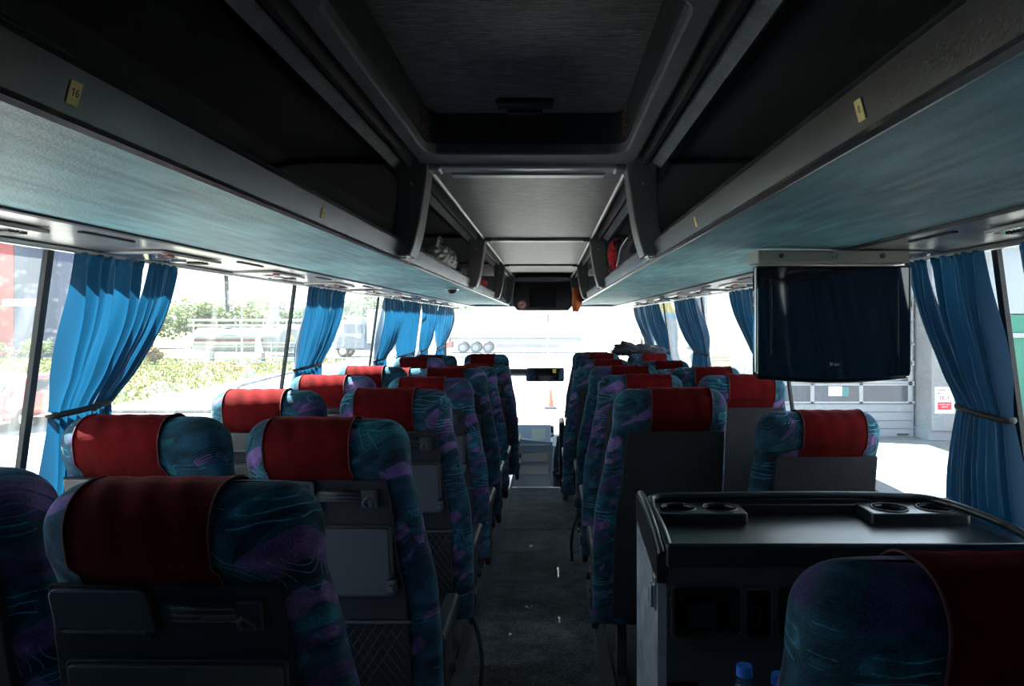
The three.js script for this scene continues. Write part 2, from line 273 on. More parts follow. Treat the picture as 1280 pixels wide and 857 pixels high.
// roof arches with brackets down to the rack lips
{
  const D = [2.3, 4.33, 6.29, 8.1], L = ['grey roof arch with brackets beside the roof hatch', 'grey roof arch with brackets next to the clear plastic bag', 'grey roof arch with brackets next to red cloth on the rack', 'grey roof arch framing the dark monitor console'];
  D.forEach((d, k) => {
    const t = thing('roof_arch', L[k], 'arch', [0, 0, -d], 'roof arches');
    mesh('cross_bar', box(0.56, 0.022, 0.075, 0, 2.093, 0, 0.009), M.archBar, t);
    if (k === 0) mesh('light_strip', box(0.50, 0.012, 0.05, 0, 2.080, -0.055, 0.005), M.archBar, t);
    for (const s of [-1, 1]) {
      mesh('end_cap', box(0.05, 0.03, 0.085, s * 0.297, 2.092, 0, 0.012), M.arch, t);
      const q = new THREE.Shape(); q.moveTo(s * 0.315, 2.108); q.quadraticCurveTo(s * 0.322, 2.03, s * 0.335, 1.95); q.quadraticCurveTo(s * 0.345, 1.87, s * 0.368, 1.812); q.lineTo(s * 0.43, 1.812); q.quadraticCurveTo(s * 0.405, 1.90, s * 0.402, 2.0); q.lineTo(s * 0.40, 2.115); q.closePath();
      const g = new THREE.ExtrudeGeometry(q, { depth: 0.10, bevelEnabled: true, bevelSize: 0.006, bevelThickness: 0.006, bevelSegments: 2, curveSegments: 8 }); g.translate(0, 0, -0.05);
      const b = mesh('bracket', uvBox(g), M.arch, t);
      mesh('screw', cyl(0.004, 0.004, 0.004, s * 0.36, 2.03, 0.058, 10, 'z'), M.metal, b);
      mesh('foot_clip', [box(0.05, 0.008, 0.06, s * 0.398, 1.806, 0.03, 0.003), box(0.04, 0.006, 0.05, s * 0.398, 1.799, 0.03, 0.002)], M.metal, b);
    }
  });
}

// luggage racks
const tagTex = (txt) => canvasTex(64, 96, (c) => { c.fillStyle = '#d9c072'; c.fillRect(0, 0, 64, 96); c.fillStyle = '#3a2c10'; c.font = 'bold 46px sans-serif'; c.textAlign = 'center'; c.fillText(txt, 32, 62); });
for (const s of [-1, 1]) {
  const side = s < 0 ? 'gas tank side' : 'television side';
  const t = thing('luggage_rack', `long open overhead luggage rack with pale teal underside, ${side}`, 'rack', [0, 0, 0], 'overhead racks');
  const cuts = [-2.15, 0.25, 2.3, 4.33, 6.29, 8.2];
  const pts = [[s * 0.402, 1.792], [s * 0.50, 1.800], [s * 0.70, 1.806], [s * 0.888, 1.802]];
  mesh('underside_panel', sheet(pts, 0.02, 2.15, -8.5), M.rackUnder, t);
  for (let k = 0; k + 1 < cuts.length; k++) {
    const a = cuts[k] + 0.004, b = cuts[k + 1] - 0.004;
    mesh('bin_ceiling', sheet([[s * 0.418, 2.104], [s * 0.472, 2.120]], 0.012, -a, -b), M.liner, t);
    mesh('bin_ceiling', sheet([[s * 0.479, 2.122], [s * 0.75, 2.12], [s * 0.98, 2.05], [s * 1.12, 1.94], [s * 1.17, 1.83]], 0.012, -a, -b), M.liner, t);
  }
  mesh('bin_floor', sheet([[s * 0.41, 1.814], [s * 0.70, 1.828], [s * 0.96, 1.826], [s * 1.17, 1.83]], 0.006, 2.15, -8.2), M.liner, t);
  for (const d of [0.25, 2.3, 4.33, 6.29]) mesh('divider_rib', tube([[s * 0.46, 2.112, -d], [s * 0.75, 2.108, -d], [s * 0.97, 2.04, -d], [s * 1.10, 1.94, -d], [s * 1.15, 1.84, -d]], 0.010, 24, 8), M.liner, t);
  mesh('lip_rail', ext([[s * 0.405, 1.793], [s * 0.401, 1.797], [s * 0.3885, 1.846], [s * 0.3895, 1.852], [s * 0.395, 1.857], [s * 0.420, 1.856], [s * 0.424, 1.794]], 2.15, -8.3), M.lip, t);
  mesh('lip_trim', [ext([[s * 0.386, 1.789], [s * 0.394, 1.786], [s * 0.404, 1.790], [s * 0.393, 1.798]], 2.15, -8.3)], M.lipMetal, t);
  mesh('lip_bead', [cyl(0.006, 0.006, 10.4, s * 0.402, 1.858, -3.1, 8, 'z')], M.lip, t);
  const plates = s < 0 ? [[0.70, '16'], [1.47, '6']] : [[0.755, '8'], [1.6, '7']];
  for (const [d, n] of plates) {
    const g = new THREE.PlaneGeometry(0.016, 0.022, 1, 1); g.rotateY(-s * Math.PI / 2); g.rotateZ(s * 0.25); g.translate(s * 0.3930, 1.822, -d);
    const b = box(0.0015, 0.023, 0.0165, 0, 0, 0, 0.0007); b.rotateZ(s * 0.25); b.translate(s * 0.3940, 1.822, -d);
    const pl = mesh('number_plate', b, M.yellowTag, t); pl.userData.label = 'small yellow plate with number ' + n;
    mesh('number_print', g, std({ map: tagTex(n), roughness: 0.6 }), pl);
  }
  // service strip over the window seats
  const sv = thing('service_panel', `glossy grey panel with reading lights and call buttons, ${side}`, 'panel', [0, 0, 0], 'service panels');
  mesh('base_panel', sheet([[s * 0.896, 1.800], [s * 1.02, 1.797], [s * 1.195, 1.793]], 0.015, 2.15, -9.4), M.service, sv);
  mesh('seam_trim', ext([[s * 0.884, 1.797], [s * 0.898, 1.796], [s * 0.898, 1.803], [s * 0.884, 1.803]], 2.15, -9.4), M.rubber, sv);
  for (let k = 0; k < 10; k++) {
    const d = 0.55 + k * 0.8;
    const u = mesh('light_unit', [box(0.16, 0.010, 0.36, s * 1.07, 1.791, -d, 0.004)], M.serviceUnit, sv);
    mesh('red_button', box(0.020, 0.008, 0.035, s * 1.00, 1.785, -d + 0.13, 0.003), M.redButton, u);
    for (const z of [-0.04, 0.06]) mesh('reading_lens', cyl(0.022, 0.024, 0.008, s * 1.06, 1.784, -d + z, 20), M.metal, u);
    for (const z of [-0.13]) { const sl = []; for (let i = 0; i < 5; i++) sl.push(box(0.10, 0.006, 0.005, s * 1.07, 1.7845, -d + z - 0.02 + i * 0.012)); mesh('air_vent', sl, M.blackPlastic, u); }
    mesh('air_slot', box(0.012, 0.004, 0.20, s * 0.955, 1.796, -d - 0.32, 0.001), M.rubber, sv);
  }
  mesh('curtain_rail', box(0.02, 0.014, 11.4, s * 1.172, 1.786, -3.65, 0.004), M.metal, sv);
}

// ------------------------------------------------------------------ coach seats
const TOP = 1.24;
const zb = (y) => -(TOP - y) * 0.2 - (y > 1.1 ? 0 : 0);          // back face of the reclined backrest
const lean = (g) => { const p = g.attributes.position; for (let i = 0; i < p.count; i++) p.setZ(i, p.getZ(i) + zb(p.getY(i))); g.computeVertexNormals(); return g; };
function makeSeat(s, o) {         // s = 1: aisle to the right of the seat, -1: to its left; o.flare: half width low on the aisle side
  const fl = o.flare;
  const hwA = (y) => pw(y, [[0.30, fl], [0.62, fl], [0.76, lerp(0.21, fl, 0.92)], [0.97, lerp(0.21, fl, 0.40)], [1.10, 0.213], [1.24, 0.21]]);
  const hwW = (y) => pw(y, [[0.30, 0.216], [0.9, 0.215], [1.24, 0.21]]);
  const root = new THREE.Group();
  // one closed padded shape; phi runs round it, v up it
  const n = 3.6, sg = (x) => Math.sign(x);
  const body = (phi, v, grow = 0) => {
    let y, th, sw;
    const V0 = 0.78;
    if (v < V0) { y = lerp(0.30, 1.165, v / V0); th = 1; sw = 0; }
    else { const t = (v - V0) / (1 - V0) * Math.PI / 2; y = 1.165 + (0.075 + grow) * Math.sin(t); th = Math.max(0.02, Math.cos(t)); sw = 0.062 * (1 - Math.cos(t)); }
    const yb = Math.min(y, TOP), head = sm(1.085, 1.13, yb);
    const back = (0.055 + 0.030 * head) * th + grow, front = (0.075 + 0.015 * head + 0.02 * sm(0.75, 0.55, yb)) * th + grow;
    const c = Math.cos(phi), q = Math.sin(phi);
    const cx = sg(c) * Math.pow(Math.abs(c), 2 / n), cz = sg(q) * Math.pow(Math.abs(q), 2 / n);
    const hw = (c > 0 ? hwA(yb) : hwW(yb)) - sw + grow;
    const bow = 0.012 * head * (1 - cx * cx);
    const x = s * cx * hw, z = (cz > 0 ? cz * (back + bow) : cz * front) + zb(yb) - 0.058;
    return [x, y, z];
  };
  const bg = surf((u, v) => { const p = body(u * Math.PI * 2, v); return [...p, p[0] + s * (p[2] - zb(p[1])) * 0.8 + o.shift, p[1] + o.shift2]; }, 72, 44, true);
  mesh('backrest', bg, M.fabric, root);
  // dark shell panel on the back, its wide rim of upholstery on the aisle side
  const outline = []; for (let k = 0; k <= 16; k++) { const y = lerp(0.33, 1.085, k / 16); outline.push([s * (hwA(y) - 0.055 - 0.022 * sm(1.1, 0.8, y)), y]); }
  for (let k = 16; k >= 0; k--) { const y = lerp(0.33, 1.085, k / 16); outline.push([-s * (hwW(y) - 0.016), y]); }
  const pg = ext(outline, -0.008, 0.008, 0.003);
  mesh('back_panel', lean(pg), M.seatBack, root);
  // velvet cover draped over the head roll: inside x range a..b from low on the back over the top to the front
  const a = -0.142 * s, b = 0.080 * s;
  const vel = surf((u, w) => {
    const x = lerp(Math.min(a, b), Math.max(a, b), u), side = w < 0.5 ? 1 : -1, k = w < 0.5 ? w * 2 : (1 - w) * 2;
    const yv = lerp(0.695, 0.9995, Math.pow(k, 0.75));
    let lo = 0.0001, hi = Math.PI - 0.0001;               // angle on the section whose x is the wanted one
    for (let i = 0; i < 26; i++) { const m = (lo + hi) / 2, p = body(m, yv, 0.0045); if (p[0] * s > x * s) lo = m; else hi = m; }
    const p = body(side * (lo + hi) / 2, yv, 0.0045);
    const rip = 0.0012 * Math.sin(u * 23 + w * 9) * (1 - Math.abs(2 * w - 0.8));
    return [x, p[1] + rip, p[2] + (side > 0 ? rip : -rip), x, w * 0.35];
  }, 30, 48);
  mesh('head_cover', vel, M.velvet, root);
  const hem = (u) => { const q = []; for (let j = 0; j <= 40; j++) { const i = (j * 48 / 40 | 0) * 31 + (u ? 30 : 0), p = vel.attributes.position; q.push([p.getX(i), p.getY(i) + 0.001, p.getZ(i) + (j < 20 ? 0.002 : -0.002)]); } return q; };
  mesh('cover_hem', [tube(hem(0), 0.0022, 60, 5), tube(hem(1), 0.0022, 60, 5)], M.velvetEdge, root);
  // fittings on the back
  if (o.fittings) {
    const X0 = -0.186, X1 = -0.02;
    if (o.open) {
      const f = roundRect(X0, X1, 1.015, 1.085, 0.008); f.holes.push(roundRect(X0 + 0.012, X1 - 0.014, 1.028, 1.075, 0.006));
      const tr = mesh('tray_frame', lean(slab(f, 0.016, 0.003).translate(0, 0, 0.006)), M.blackPlastic, root);
      mesh('hinge_arm', lean(bb(X1 - 0.006, X1 + 0.012, 0.99, 1.045, 0.006, 0.018, 0.004)), M.blackPlastic, tr);
      mesh('clip', lean(mg([bb(X0 + 0.045, X0 + 0.053, 1.045, 1.055, 0.002, 0.012), bb(X1 - 0.045, X1 - 0.037, 1.045, 1.058, 0.002, 0.012)])), M.metal, tr);
    } else {
      const sh = new THREE.Shape(); sh.moveTo(X0 + 0.004, 1.018); sh.lineTo(X1 - 0.006, 1.010); sh.lineTo(X1 - 0.012, 1.07); sh.quadraticCurveTo(X1 - 0.014, 1.082, X1 - 0.03, 1.084); sh.lineTo(X0 + 0.012, 1.084); sh.quadraticCurveTo(X0, 1.084, X0, 1.072); sh.closePath();
      const fp = mesh('ashtray_flap', lean(slab(sh, 0.018, 0.004).translate(0, 0, 0.008)), M.greyPlastic, root);
      mesh('hinge_bar', lean(mg([cyl(0.006, 0.006, 0.13, (X0 + X1) / 2, 1.013, 0.022, 10, 'x'), bb(X0 + 0.004, X0 + 0.02, 1.006, 1.016, 0.01, 0.026, 0.002), bb(X1 - 0.028, X1 - 0.012, 1.0, 1.012, 0.01, 0.028, 0.002)])), M.blackPlastic, fp);
    }
    const st = surf((u, v) => { const x = lerp(-0.022, 0.112, u), y = 1.040 + 0.006 * Math.sin(u * Math.PI * 1.2) + (v - 0.5) * 0.034, z = 0.010 + 0.022 * Math.sin(Math.PI * Math.min(1, u * 1.1)) * Math.sqrt(Math.max(0, 1 - (2 * v - 1) ** 6)); return [x, y, z]; }, 20, 8);
    mesh('grab_strap', lean(st), M.blackPlastic, root);
    mesh('strap_rib', lean(mg([1.030, 1.040, 1.050].map((y) => tube([[-0.02, y, 0.014], [0.02, y + 0.004, 0.03], [0.06, y + 0.006, 0.035], [0.1, y + 0.002, 0.022]], 0.002, 14, 5)))), M.greyPlastic, root);
    const hk = mesh('coat_hook', lean(mg([bb(0.098, 0.142, 1.012, 1.062, 0.006, 0.018, 0.004)])), M.blackPlastic, root);
    mesh('hook_loop', lean(tube([[0.112, 1.014, 0.016], [0.110, 1.034, 0.036], [0.120, 1.044, 0.040], [0.130, 1.034, 0.036], [0.128, 1.014, 0.016]], 0.0035, 24, 6)), M.greyPlastic, hk);
    const tb = mesh('folding_table', lean(slab(roundRect(-0.172, 0.168, 0.767, 0.957, 0.012), 0.02, 0.004).translate(0, 0, 0.008)), M.tablePlastic, root);
    mesh('table_rim', lean((() => { const f = roundRect(-0.178, 0.174, 0.762, 0.963, 0.014); f.holes.push(roundRect(-0.168, 0.164, 0.772, 0.952, 0.010)); return slab(f, 0.012, 0.002).translate(0, 0, 0.008); })()), M.blackPlastic, tb);
    mesh('latch', lean(mg([bb(0.156, 0.182, 0.775, 0.815, 0.01, 0.034, 0.004), bb(0.163, 0.176, 0.78, 0.80, 0.03, 0.04, 0.002)])), M.blackPlastic, tb);
    const nt = []; const nx = 15; for (let k = 0; k <= nx; k++) { const x = lerp(-0.19, 0.20, k / nx); for (const q of [-1, 1]) { const pts = []; for (let i = 0; i <= 6; i++) { const y = 0.68 - 0.04 * i, xx = x + q * 0.026 * i; if (xx > -0.2 && xx < 0.215) pts.push([xx, y, 0.014 + 0.014 * Math.sin(Math.PI * i / 6)]); } if (pts.length > 1) nt.push(tube(pts, 0.0013, pts.length * 2, 3)); } }
    const np = mesh('net_pocket', lean(mg(nt)), M.net, root); np.userData.kind = 'stuff';
    mesh('pocket_band', lean(bb(-0.2, 0.215, 0.678, 0.690, 0.008, 0.018, 0.004)), M.blackPlastic, root);
  }
  // cushion, armrest, base
  const cu = surf((u, v) => { const ph = u * Math.PI * 2, t = (v - 0.5) * Math.PI, c = Math.cos(ph), q = Math.sin(ph), k = Math.pow(Math.max(0, Math.cos(t)), 0.35); return [s * 0.012 + Math.sign(c) * Math.pow(Math.abs(c), 0.35) * 0.215 * k, 0.40 + 0.075 * Math.sign(Math.sin(t)) * Math.pow(Math.abs(Math.sin(t)), 0.6), -0.47 + Math.sign(q) * Math.pow(Math.abs(q), 0.35) * 0.235 * k, Math.cos(ph) * 0.2, Math.sin(ph) * 0.2 + v * 0.1]; }, 40, 16, true);
  mesh('seat_cushion', cu, M.fabric, root);
  mesh('seat_frame', [bb(-0.19, 0.19, 0.27, 0.325, -0.25, -0.68, 0.01)], M.blackPlastic, root);
  for (const x of [-0.15, 0.15]) mesh('leg', [bb(x - 0.02, x + 0.02, 0.0, 0.29, -0.36, -0.42, 0.006), bb(x - 0.02, x + 0.02, 0.0, 0.02, -0.27, -0.56, 0.006)], M.darkMetal, root);
  if (o.arm) {
    const ax = s * 0.262;
    const ar = mesh('armrest', box(0.05, 0.055, 0.34, ax, 0.555, -0.42, 0.016), M.blackPlastic, root);
    mesh('armrest_bracket', [box(0.034, 0.30, 0.14, ax, 0.40, -0.36, 0.014), box(0.03, 0.10, 0.10, ax, 0.27, -0.38, 0.012)], M.blackPlastic, ar);
    mesh('recline_lever', [box(0.012, 0.05, 0.10, ax + s * 0.022, 0.36, -0.30, 0.005), cyl(0.018, 0.018, 0.02, ax + s * 0.024, 0.42, -0.40, 14, 'x')], M.greyPlastic, ar);
    if (o.belt) mesh('belt_strap', tube([[ax - s * 0.0, 0.30, -0.30], [ax + s * 0.03, 0.22, -0.27], [ax + s * 0.05, 0.12, -0.25], [ax + s * 0.045, 0.0, -0.24]], 0.009, 20, 4), M.rubber, ar);
  }
  return root;
}
const seatCache = new Map();
function placeSeat(s, opt, x, y, z, label, group) {
  const key = s + JSON.stringify(opt);
  if (!seatCache.has(key)) seatCache.set(key, makeSeat(s, opt));
  const r = seatCache.get(key).clone(); r.name = numbered('coach_seat'); r.position.set(x, y, z);
  r.userData = { label, category: 'seat', group }; scene.add(r); return r;
}
const ORD = ['first', 'second', 'third', 'fourth', 'fifth', 'sixth', 'seventh', 'eighth', 'ninth'];
// [distance, metres of the top below the eye, sideways slide]
const LA = [[1.10, 0.256, 0], [1.85, 0.257, 0], [2.70, 0.258, 0], [3.50, 0.276, 0], [4.32, 0.282, 0], [5.12, 0.318, 0], [5.90, 0.352, 0.05], [6.72, 0.305, 0]];
const LW = [[1.16, 0.246, 0.0], [1.86, 0.252, 0], [2.70, 0.262, 0], [3.52, 0.268, 0], [4.32, 0.272, 0], [5.12, 0.335, 0], [5.90, 0.295, 0], [6.72, 0.315, 0]];
const RA = [[0.80, 0.284, 0.056], [2.64, 0.250, 0], [3.50, 0.262, 0], [4.30, 0.268, 0], [5.06, 0.322, -0.07], [5.84, 0.310, 0], [6.64, 0.298, 0], [7.36, 0.315, 0]];
const RW = [[2.50, 0.318, 0.015], [3.46, 0.260, 0], [4.26, 0.273, 0], [5.04, 0.335, 0], [5.84, 0.320, 0], [6.64, 0.300, 0]];
const seatY = (h) => 1.6 - h - TOP;
LA.forEach(([d, h, sl], i) => placeSeat(1, { flare: 0.282, fittings: true, open: i === 1, arm: true, belt: i === 2, shift: 0.17 * (i % 3), shift2: 0.11 * (i % 2) }, -0.519 + sl, seatY(h), -d,
  `patterned coach seat${i === 1 ? ' with open tray' : ', red head cover'}, aisle place, ${ORD[LA.length - 1 - i]} row from windshield, tank side`, 'seats on the tank side'));
LW.forEach(([d, h, sl], i) => placeSeat(1, { flare: 0.250, fittings: i > 0, open: false, arm: false, shift: 0.23 * (i % 3), shift2: 0.2 }, -1.008 + sl, seatY(h), -d,
  `patterned coach seat with red head cover, window place, ${ORD[LW.length - 1 - i]} row from windshield, tank side`, 'seats on the tank side'));
RA.forEach(([d, h, sl], i) => placeSeat(-1, { flare: 0.282, fittings: false, arm: true, belt: i === 3, shift: 0.19 * (i % 3) + 0.3, shift2: 0.07 }, 0.522 + sl, seatY(h), -d,
  i === 0 ? 'patterned coach seat with red head cover behind the black topped cabinet' : `patterned coach seat with red head cover, aisle place, ${ORD[RA.length - 1 - i]} row from windshield, television side`, 'seats on the television side'));
RW.forEach(([d, h, sl], i) => placeSeat(-1, { flare: 0.250, fittings: false, arm: false, shift: 0.27 * (i % 3) + 0.1, shift2: 0.16 }, 1.01 + sl, seatY(h), -d,
  i === 0 ? 'patterned coach seat with red head cover standing under the television' : `patterned coach seat with red head cover, window place, ${ORD[RW.length - i]} row from windshield, television side`, 'seats on the television side'));

// ------------------------------------------------------------------ curtains
function curtain(s, name, yTie, yBot, panels, label) {
  const t = thing('curtain', label, 'curtain', [0, 0, 0], 'blue window curtains');
  const yT = 1.783; let tz = [1e9, -1e9];
  panels.forEach((P, pi) => {
    const np = P.n, ph = pi * 1.7 + P.top[0];
    const g = surf((u, v) => {
      const y = lerp(yT, yBot, v), vt = (yT - yTie) / (yT - yBot);
      let a, b, amp;
      if (v < vt) { const k = v / vt, e = Math.pow(k, 1.15); a = lerp(P.top[0], P.tie[0], e) + (P.bulge?.[0] ?? 0) * Math.sin(Math.PI * k); b = lerp(P.top[1], P.tie[1], e) + (P.bulge?.[1] ?? 0) * Math.sin(Math.PI * k); amp = lerp(0.013, 0.032, sm(0, 0.55, k)) * lerp(1, 0.55, sm(0.75, 1, k)); }
      else { const k = (v - vt) / (1 - vt), e = Math.pow(k, 0.7); a = lerp(P.tie[0], P.bot[0], e); b = lerp(P.tie[1], P.bot[1], e); amp = lerp(0.0175, 0.03, sm(0, 0.6, k)); }
      const w = u + 0.022 * Math.sin(u * 11 + ph) + 0.02 * Math.sin(v * 3 + u * 5);
      const q = Math.sin(w * np * Math.PI * 2 + ph), q2 = Math.sin(w * np * Math.PI * 4.6 + 2 * ph + v * 2);
      const fold = (Math.sign(q) * Math.pow(Math.abs(q), 0.75) + 0.35 * q2) * amp;
      const d = lerp(a, b, u) + 0.25 * amp * Math.cos(w * np * Math.PI * 2 + ph);
      const head = v < 0.03 ? 0.006 * Math.sin(u * np * 16) : 0;
      return [s * (wx(y) - lerp(0.016, 0.033, sm(1.45, 1.7, y)) + fold * 0.8 + head * 0.5), y, -d, u * 0.5, v];
    }, np * 16, 60);
    mesh('cloth', g, M.curtain, t);
    tz = [Math.min(tz[0], P.tie[0]), Math.max(tz[1], P.tie[1])];
  });
  if (yTie > yBot + 0.02) {
    const c = (tz[0] + tz[1]) / 2, h = (tz[1] - tz[0]) / 2 + 0.008, pts = [];
    for (let k = 0; k < 20; k++) { const a = k / 20 * Math.PI * 2; pts.push([s * (wx(yTie) - 0.018 - Math.sin(a) * 0.026), yTie + 0.006 * Math.cos(a), -(c + h * Math.cos(a))]); }
    mesh('tie_band', tube(pts, 0.0085, 60, 8, true), M.rubber, t);
  }
}
curtain(-1, 0, 1.36, 0.99, [{ top: [1.885, 2.20], tie: [1.89, 2.05], bot: [1.905, 2.09], n: 5, bulge: [0, 0.03] }, { top: [2.225, 2.40], tie: [2.05, 2.125], bot: [2.09, 2.17], n: 4, bulge: [0.02, 0.035] }], 'blue tied curtain between the dusty rear window and the gas tank view');
curtain(-1, 0, 1.36, 0.99, [{ top: [3.70, 4.06], tie: [3.70, 3.93], bot: [3.68, 4.0], n: 5, bulge: [0, 0.04] }, { top: [4.10, 4.35], tie: [3.93, 4.10], bot: [4.0, 4.16], n: 3, bulge: [0.02, 0.03] }], 'blue tied curtain between the gas tank view and the white truck view');
curtain(-1, 0, 1.31, 0.99, [{ top: [5.40, 6.05], tie: [5.42, 5.75], bot: [5.40, 5.9], n: 6, bulge: [0.0, 0.25] }], 'blue tied curtain on tank side just ahead of the white truck view');
curtain(-1, 0, 1.30, 0.99, [{ top: [6.15, 6.87], tie: [6.25, 6.95], bot: [6.25, 7.0], n: 6 }], 'blue curtain hanging straight on tank side, third from the windshield');
curtain(-1, 0, 1.30, 0.99, [{ top: [7.05, 7.95], tie: [7.35, 7.75], bot: [7.1, 7.9], n: 7, bulge: [0.1, 0.1] }], 'blue tied curtain on tank side, second from the windshield');
curtain(-1, 0, 1.30, 0.99, [{ top: [8.15, 9.36], tie: [8.45, 8.95], bot: [8.2, 9.2], n: 7, bulge: [-0.2, 0.3] }], 'blue tied curtain on tank side beside the windshield corner');
curtain(1, 0, 1.355, 0.99, [{ top: [1.83, 2.07], tie: [1.83, 1.97], bot: [1.81, 2.06], n: 5, bulge: [-0.01, 0] }, { top: [2.10, 2.22], tie: [1.965, 2.05], bot: [2.06, 2.16], n: 3, bulge: [0.02, 0.0] }], 'blue tied curtain behind the cabinet and beside the television');
curtain(1, 0, 1.36, 0.99, [{ top: [3.70, 4.40], tie: [3.68, 3.98], bot: [3.68, 4.1], n: 6, bulge: [0, 0.05] }], 'blue curtain partly hidden by the television');
curtain(1, 0, 1.36, 0.99, [{ top: [5.42, 6.32], tie: [5.30, 5.75], bot: [5.28, 6.0], n: 7, bulge: [-0.12, 0.1] }], 'blue tied curtain on television side beside the white notice board');
curtain(1, 0, 1.33, 0.99, [{ top: [7.25, 8.25], tie: [7.15, 7.65], bot: [7.1, 7.9], n: 6, bulge: [-0.1, 0.1] }, { top: [8.32, 9.36], tie: [8.0, 8.5], bot: [8.0, 8.7], n: 6, bulge: [0.1, 0.15] }], 'blue double curtain on television side beside the windshield');

for (const s of [-1, 1]) curtain(s, 0, 0.99, 0.985, [{ top: [-1.72, -0.84], tie: [-1.72, -0.84], bot: [-1.72, -0.84], n: 9 }, { top: [-0.82, 0.04], tie: [-0.80, 0.04], bot: [-0.80, 0.04], n: 9 }], s < 0 ? 'blue curtain drawn shut across the rearmost window, tank side' : 'blue curtain drawn shut across the rearmost window, television side');

// drawn curtains beside the camera's own seat rows
curtain(1, 0, 0.99, 0.985, [{ top: [0.08, 0.53], tie: [0.08, 0.55], bot: [0.08, 0.55], n: 6 }, { top: [0.60, 1.70], tie: [0.60, 1.70], bot: [0.60, 1.70], n: 11 }], 'blue curtain drawn shut across the window behind the cabinet, narrow gap in it');

curtain(-1, 0, 0.99, 0.985, [{ top: [0.08, 0.50], tie: [0.08, 0.50], bot: [0.08, 0.50], n: 5 }, { top: [0.52, 1.00], tie: [0.52, 1.00], bot: [0.52, 1.00], n: 6 }], 'added unseen blue curtain drawn across half of the dusty rear window to shade seats');  // curtain added out of view to darken the near seats and rack
// film added to haze the view; only the nearest tank-side pane is dirty
function film(name, label, g, w, h, draw, colour, win) {
  const t = canvasTex(w, h, draw); t.colorSpace = THREE.NoColorSpace;
  const m = mesh(name, g, phy({ color: colour, roughness: 1, transmission: 0.5, thickness: 0, alphaMap: t, transparent: true }), scene.getObjectByName(win)); m.userData.label = label;
}
const sideFilm = (s, d0, d1) => surf((u, v) => { const y = lerp(SILL, WTOP, v); return [s * (wx(y) + 0.0285), y, -lerp(d0, d1, u), u, v]; }, 4, 4);
const dirtVeil = (base) => (c, w, h) => {
  c.fillStyle = `rgb(${base},${base},${base})`; c.fillRect(0, 0, w, h);
  for (let k = 0; k < 1600; k++) { c.fillStyle = `rgba(255,255,255,${rr(0.01, 0.06)})`; c.beginPath(); c.arc(rnd() * w, rnd() * h, rr(0.4, 1.6), 0, 7); c.fill(); }
  for (let k = 0; k < 60; k++) { const x = rnd() * w, y = rnd() * h; c.strokeStyle = `rgba(255,255,255,${rr(0.005, 0.03)})`; c.lineWidth = rr(1, 7); c.beginPath(); c.moveTo(x, y); c.lineTo(x + rr(-25, 5), y + rr(40, 160)); c.stroke(); }
};
for (let k = 1; k < 7; k++) film('dirt_veil_film', 'thin pale film of dirt and added glare veil on the pane', sideFilm(-1, PILLARS[k] + 0.014, k < 6 ? PILLARS[k + 1] - 0.014 : 9.42), 256, 256, dirtVeil([14, 5, 4, 8, 12, 12][k - 1]), lin(0.85, 0.88, 0.9), 'window_' + (k + 1));
for (let k = 2; k < 7; k++) film('dirt_veil_film', 'thin pale film of dirt and added glare veil on the pane', sideFilm(1, PILLARS[k] + 0.014, k < 6 ? PILLARS[k + 1] - 0.014 : 9.42), 256, 256, dirtVeil(4), lin(0.85, 0.88, 0.9), 'window_' + (k + 8));
film('dirt_veil_film', 'pale film and wiper smears added as glare veil', new THREE.PlaneGeometry(2.54, 1.68).translate(0, 0.95, ZF - 0.012), 512, 512, (c, w, h) => {  // windshield film and smears added to spread a bright haze
  dirtVeil(30)(c, w, h);
  for (let k = 0; k < 40; k++) { c.strokeStyle = `rgba(255,255,255,${rr(0.01, 0.05)})`; c.lineWidth = rr(1, 5); c.beginPath(); c.arc(w * 0.3 + (k % 2) * w * 0.45, h * 1.05, rr(120, 480), 3.5, 5.9); c.stroke(); }
}, lin(0.85, 0.87, 0.9), 'window_15');

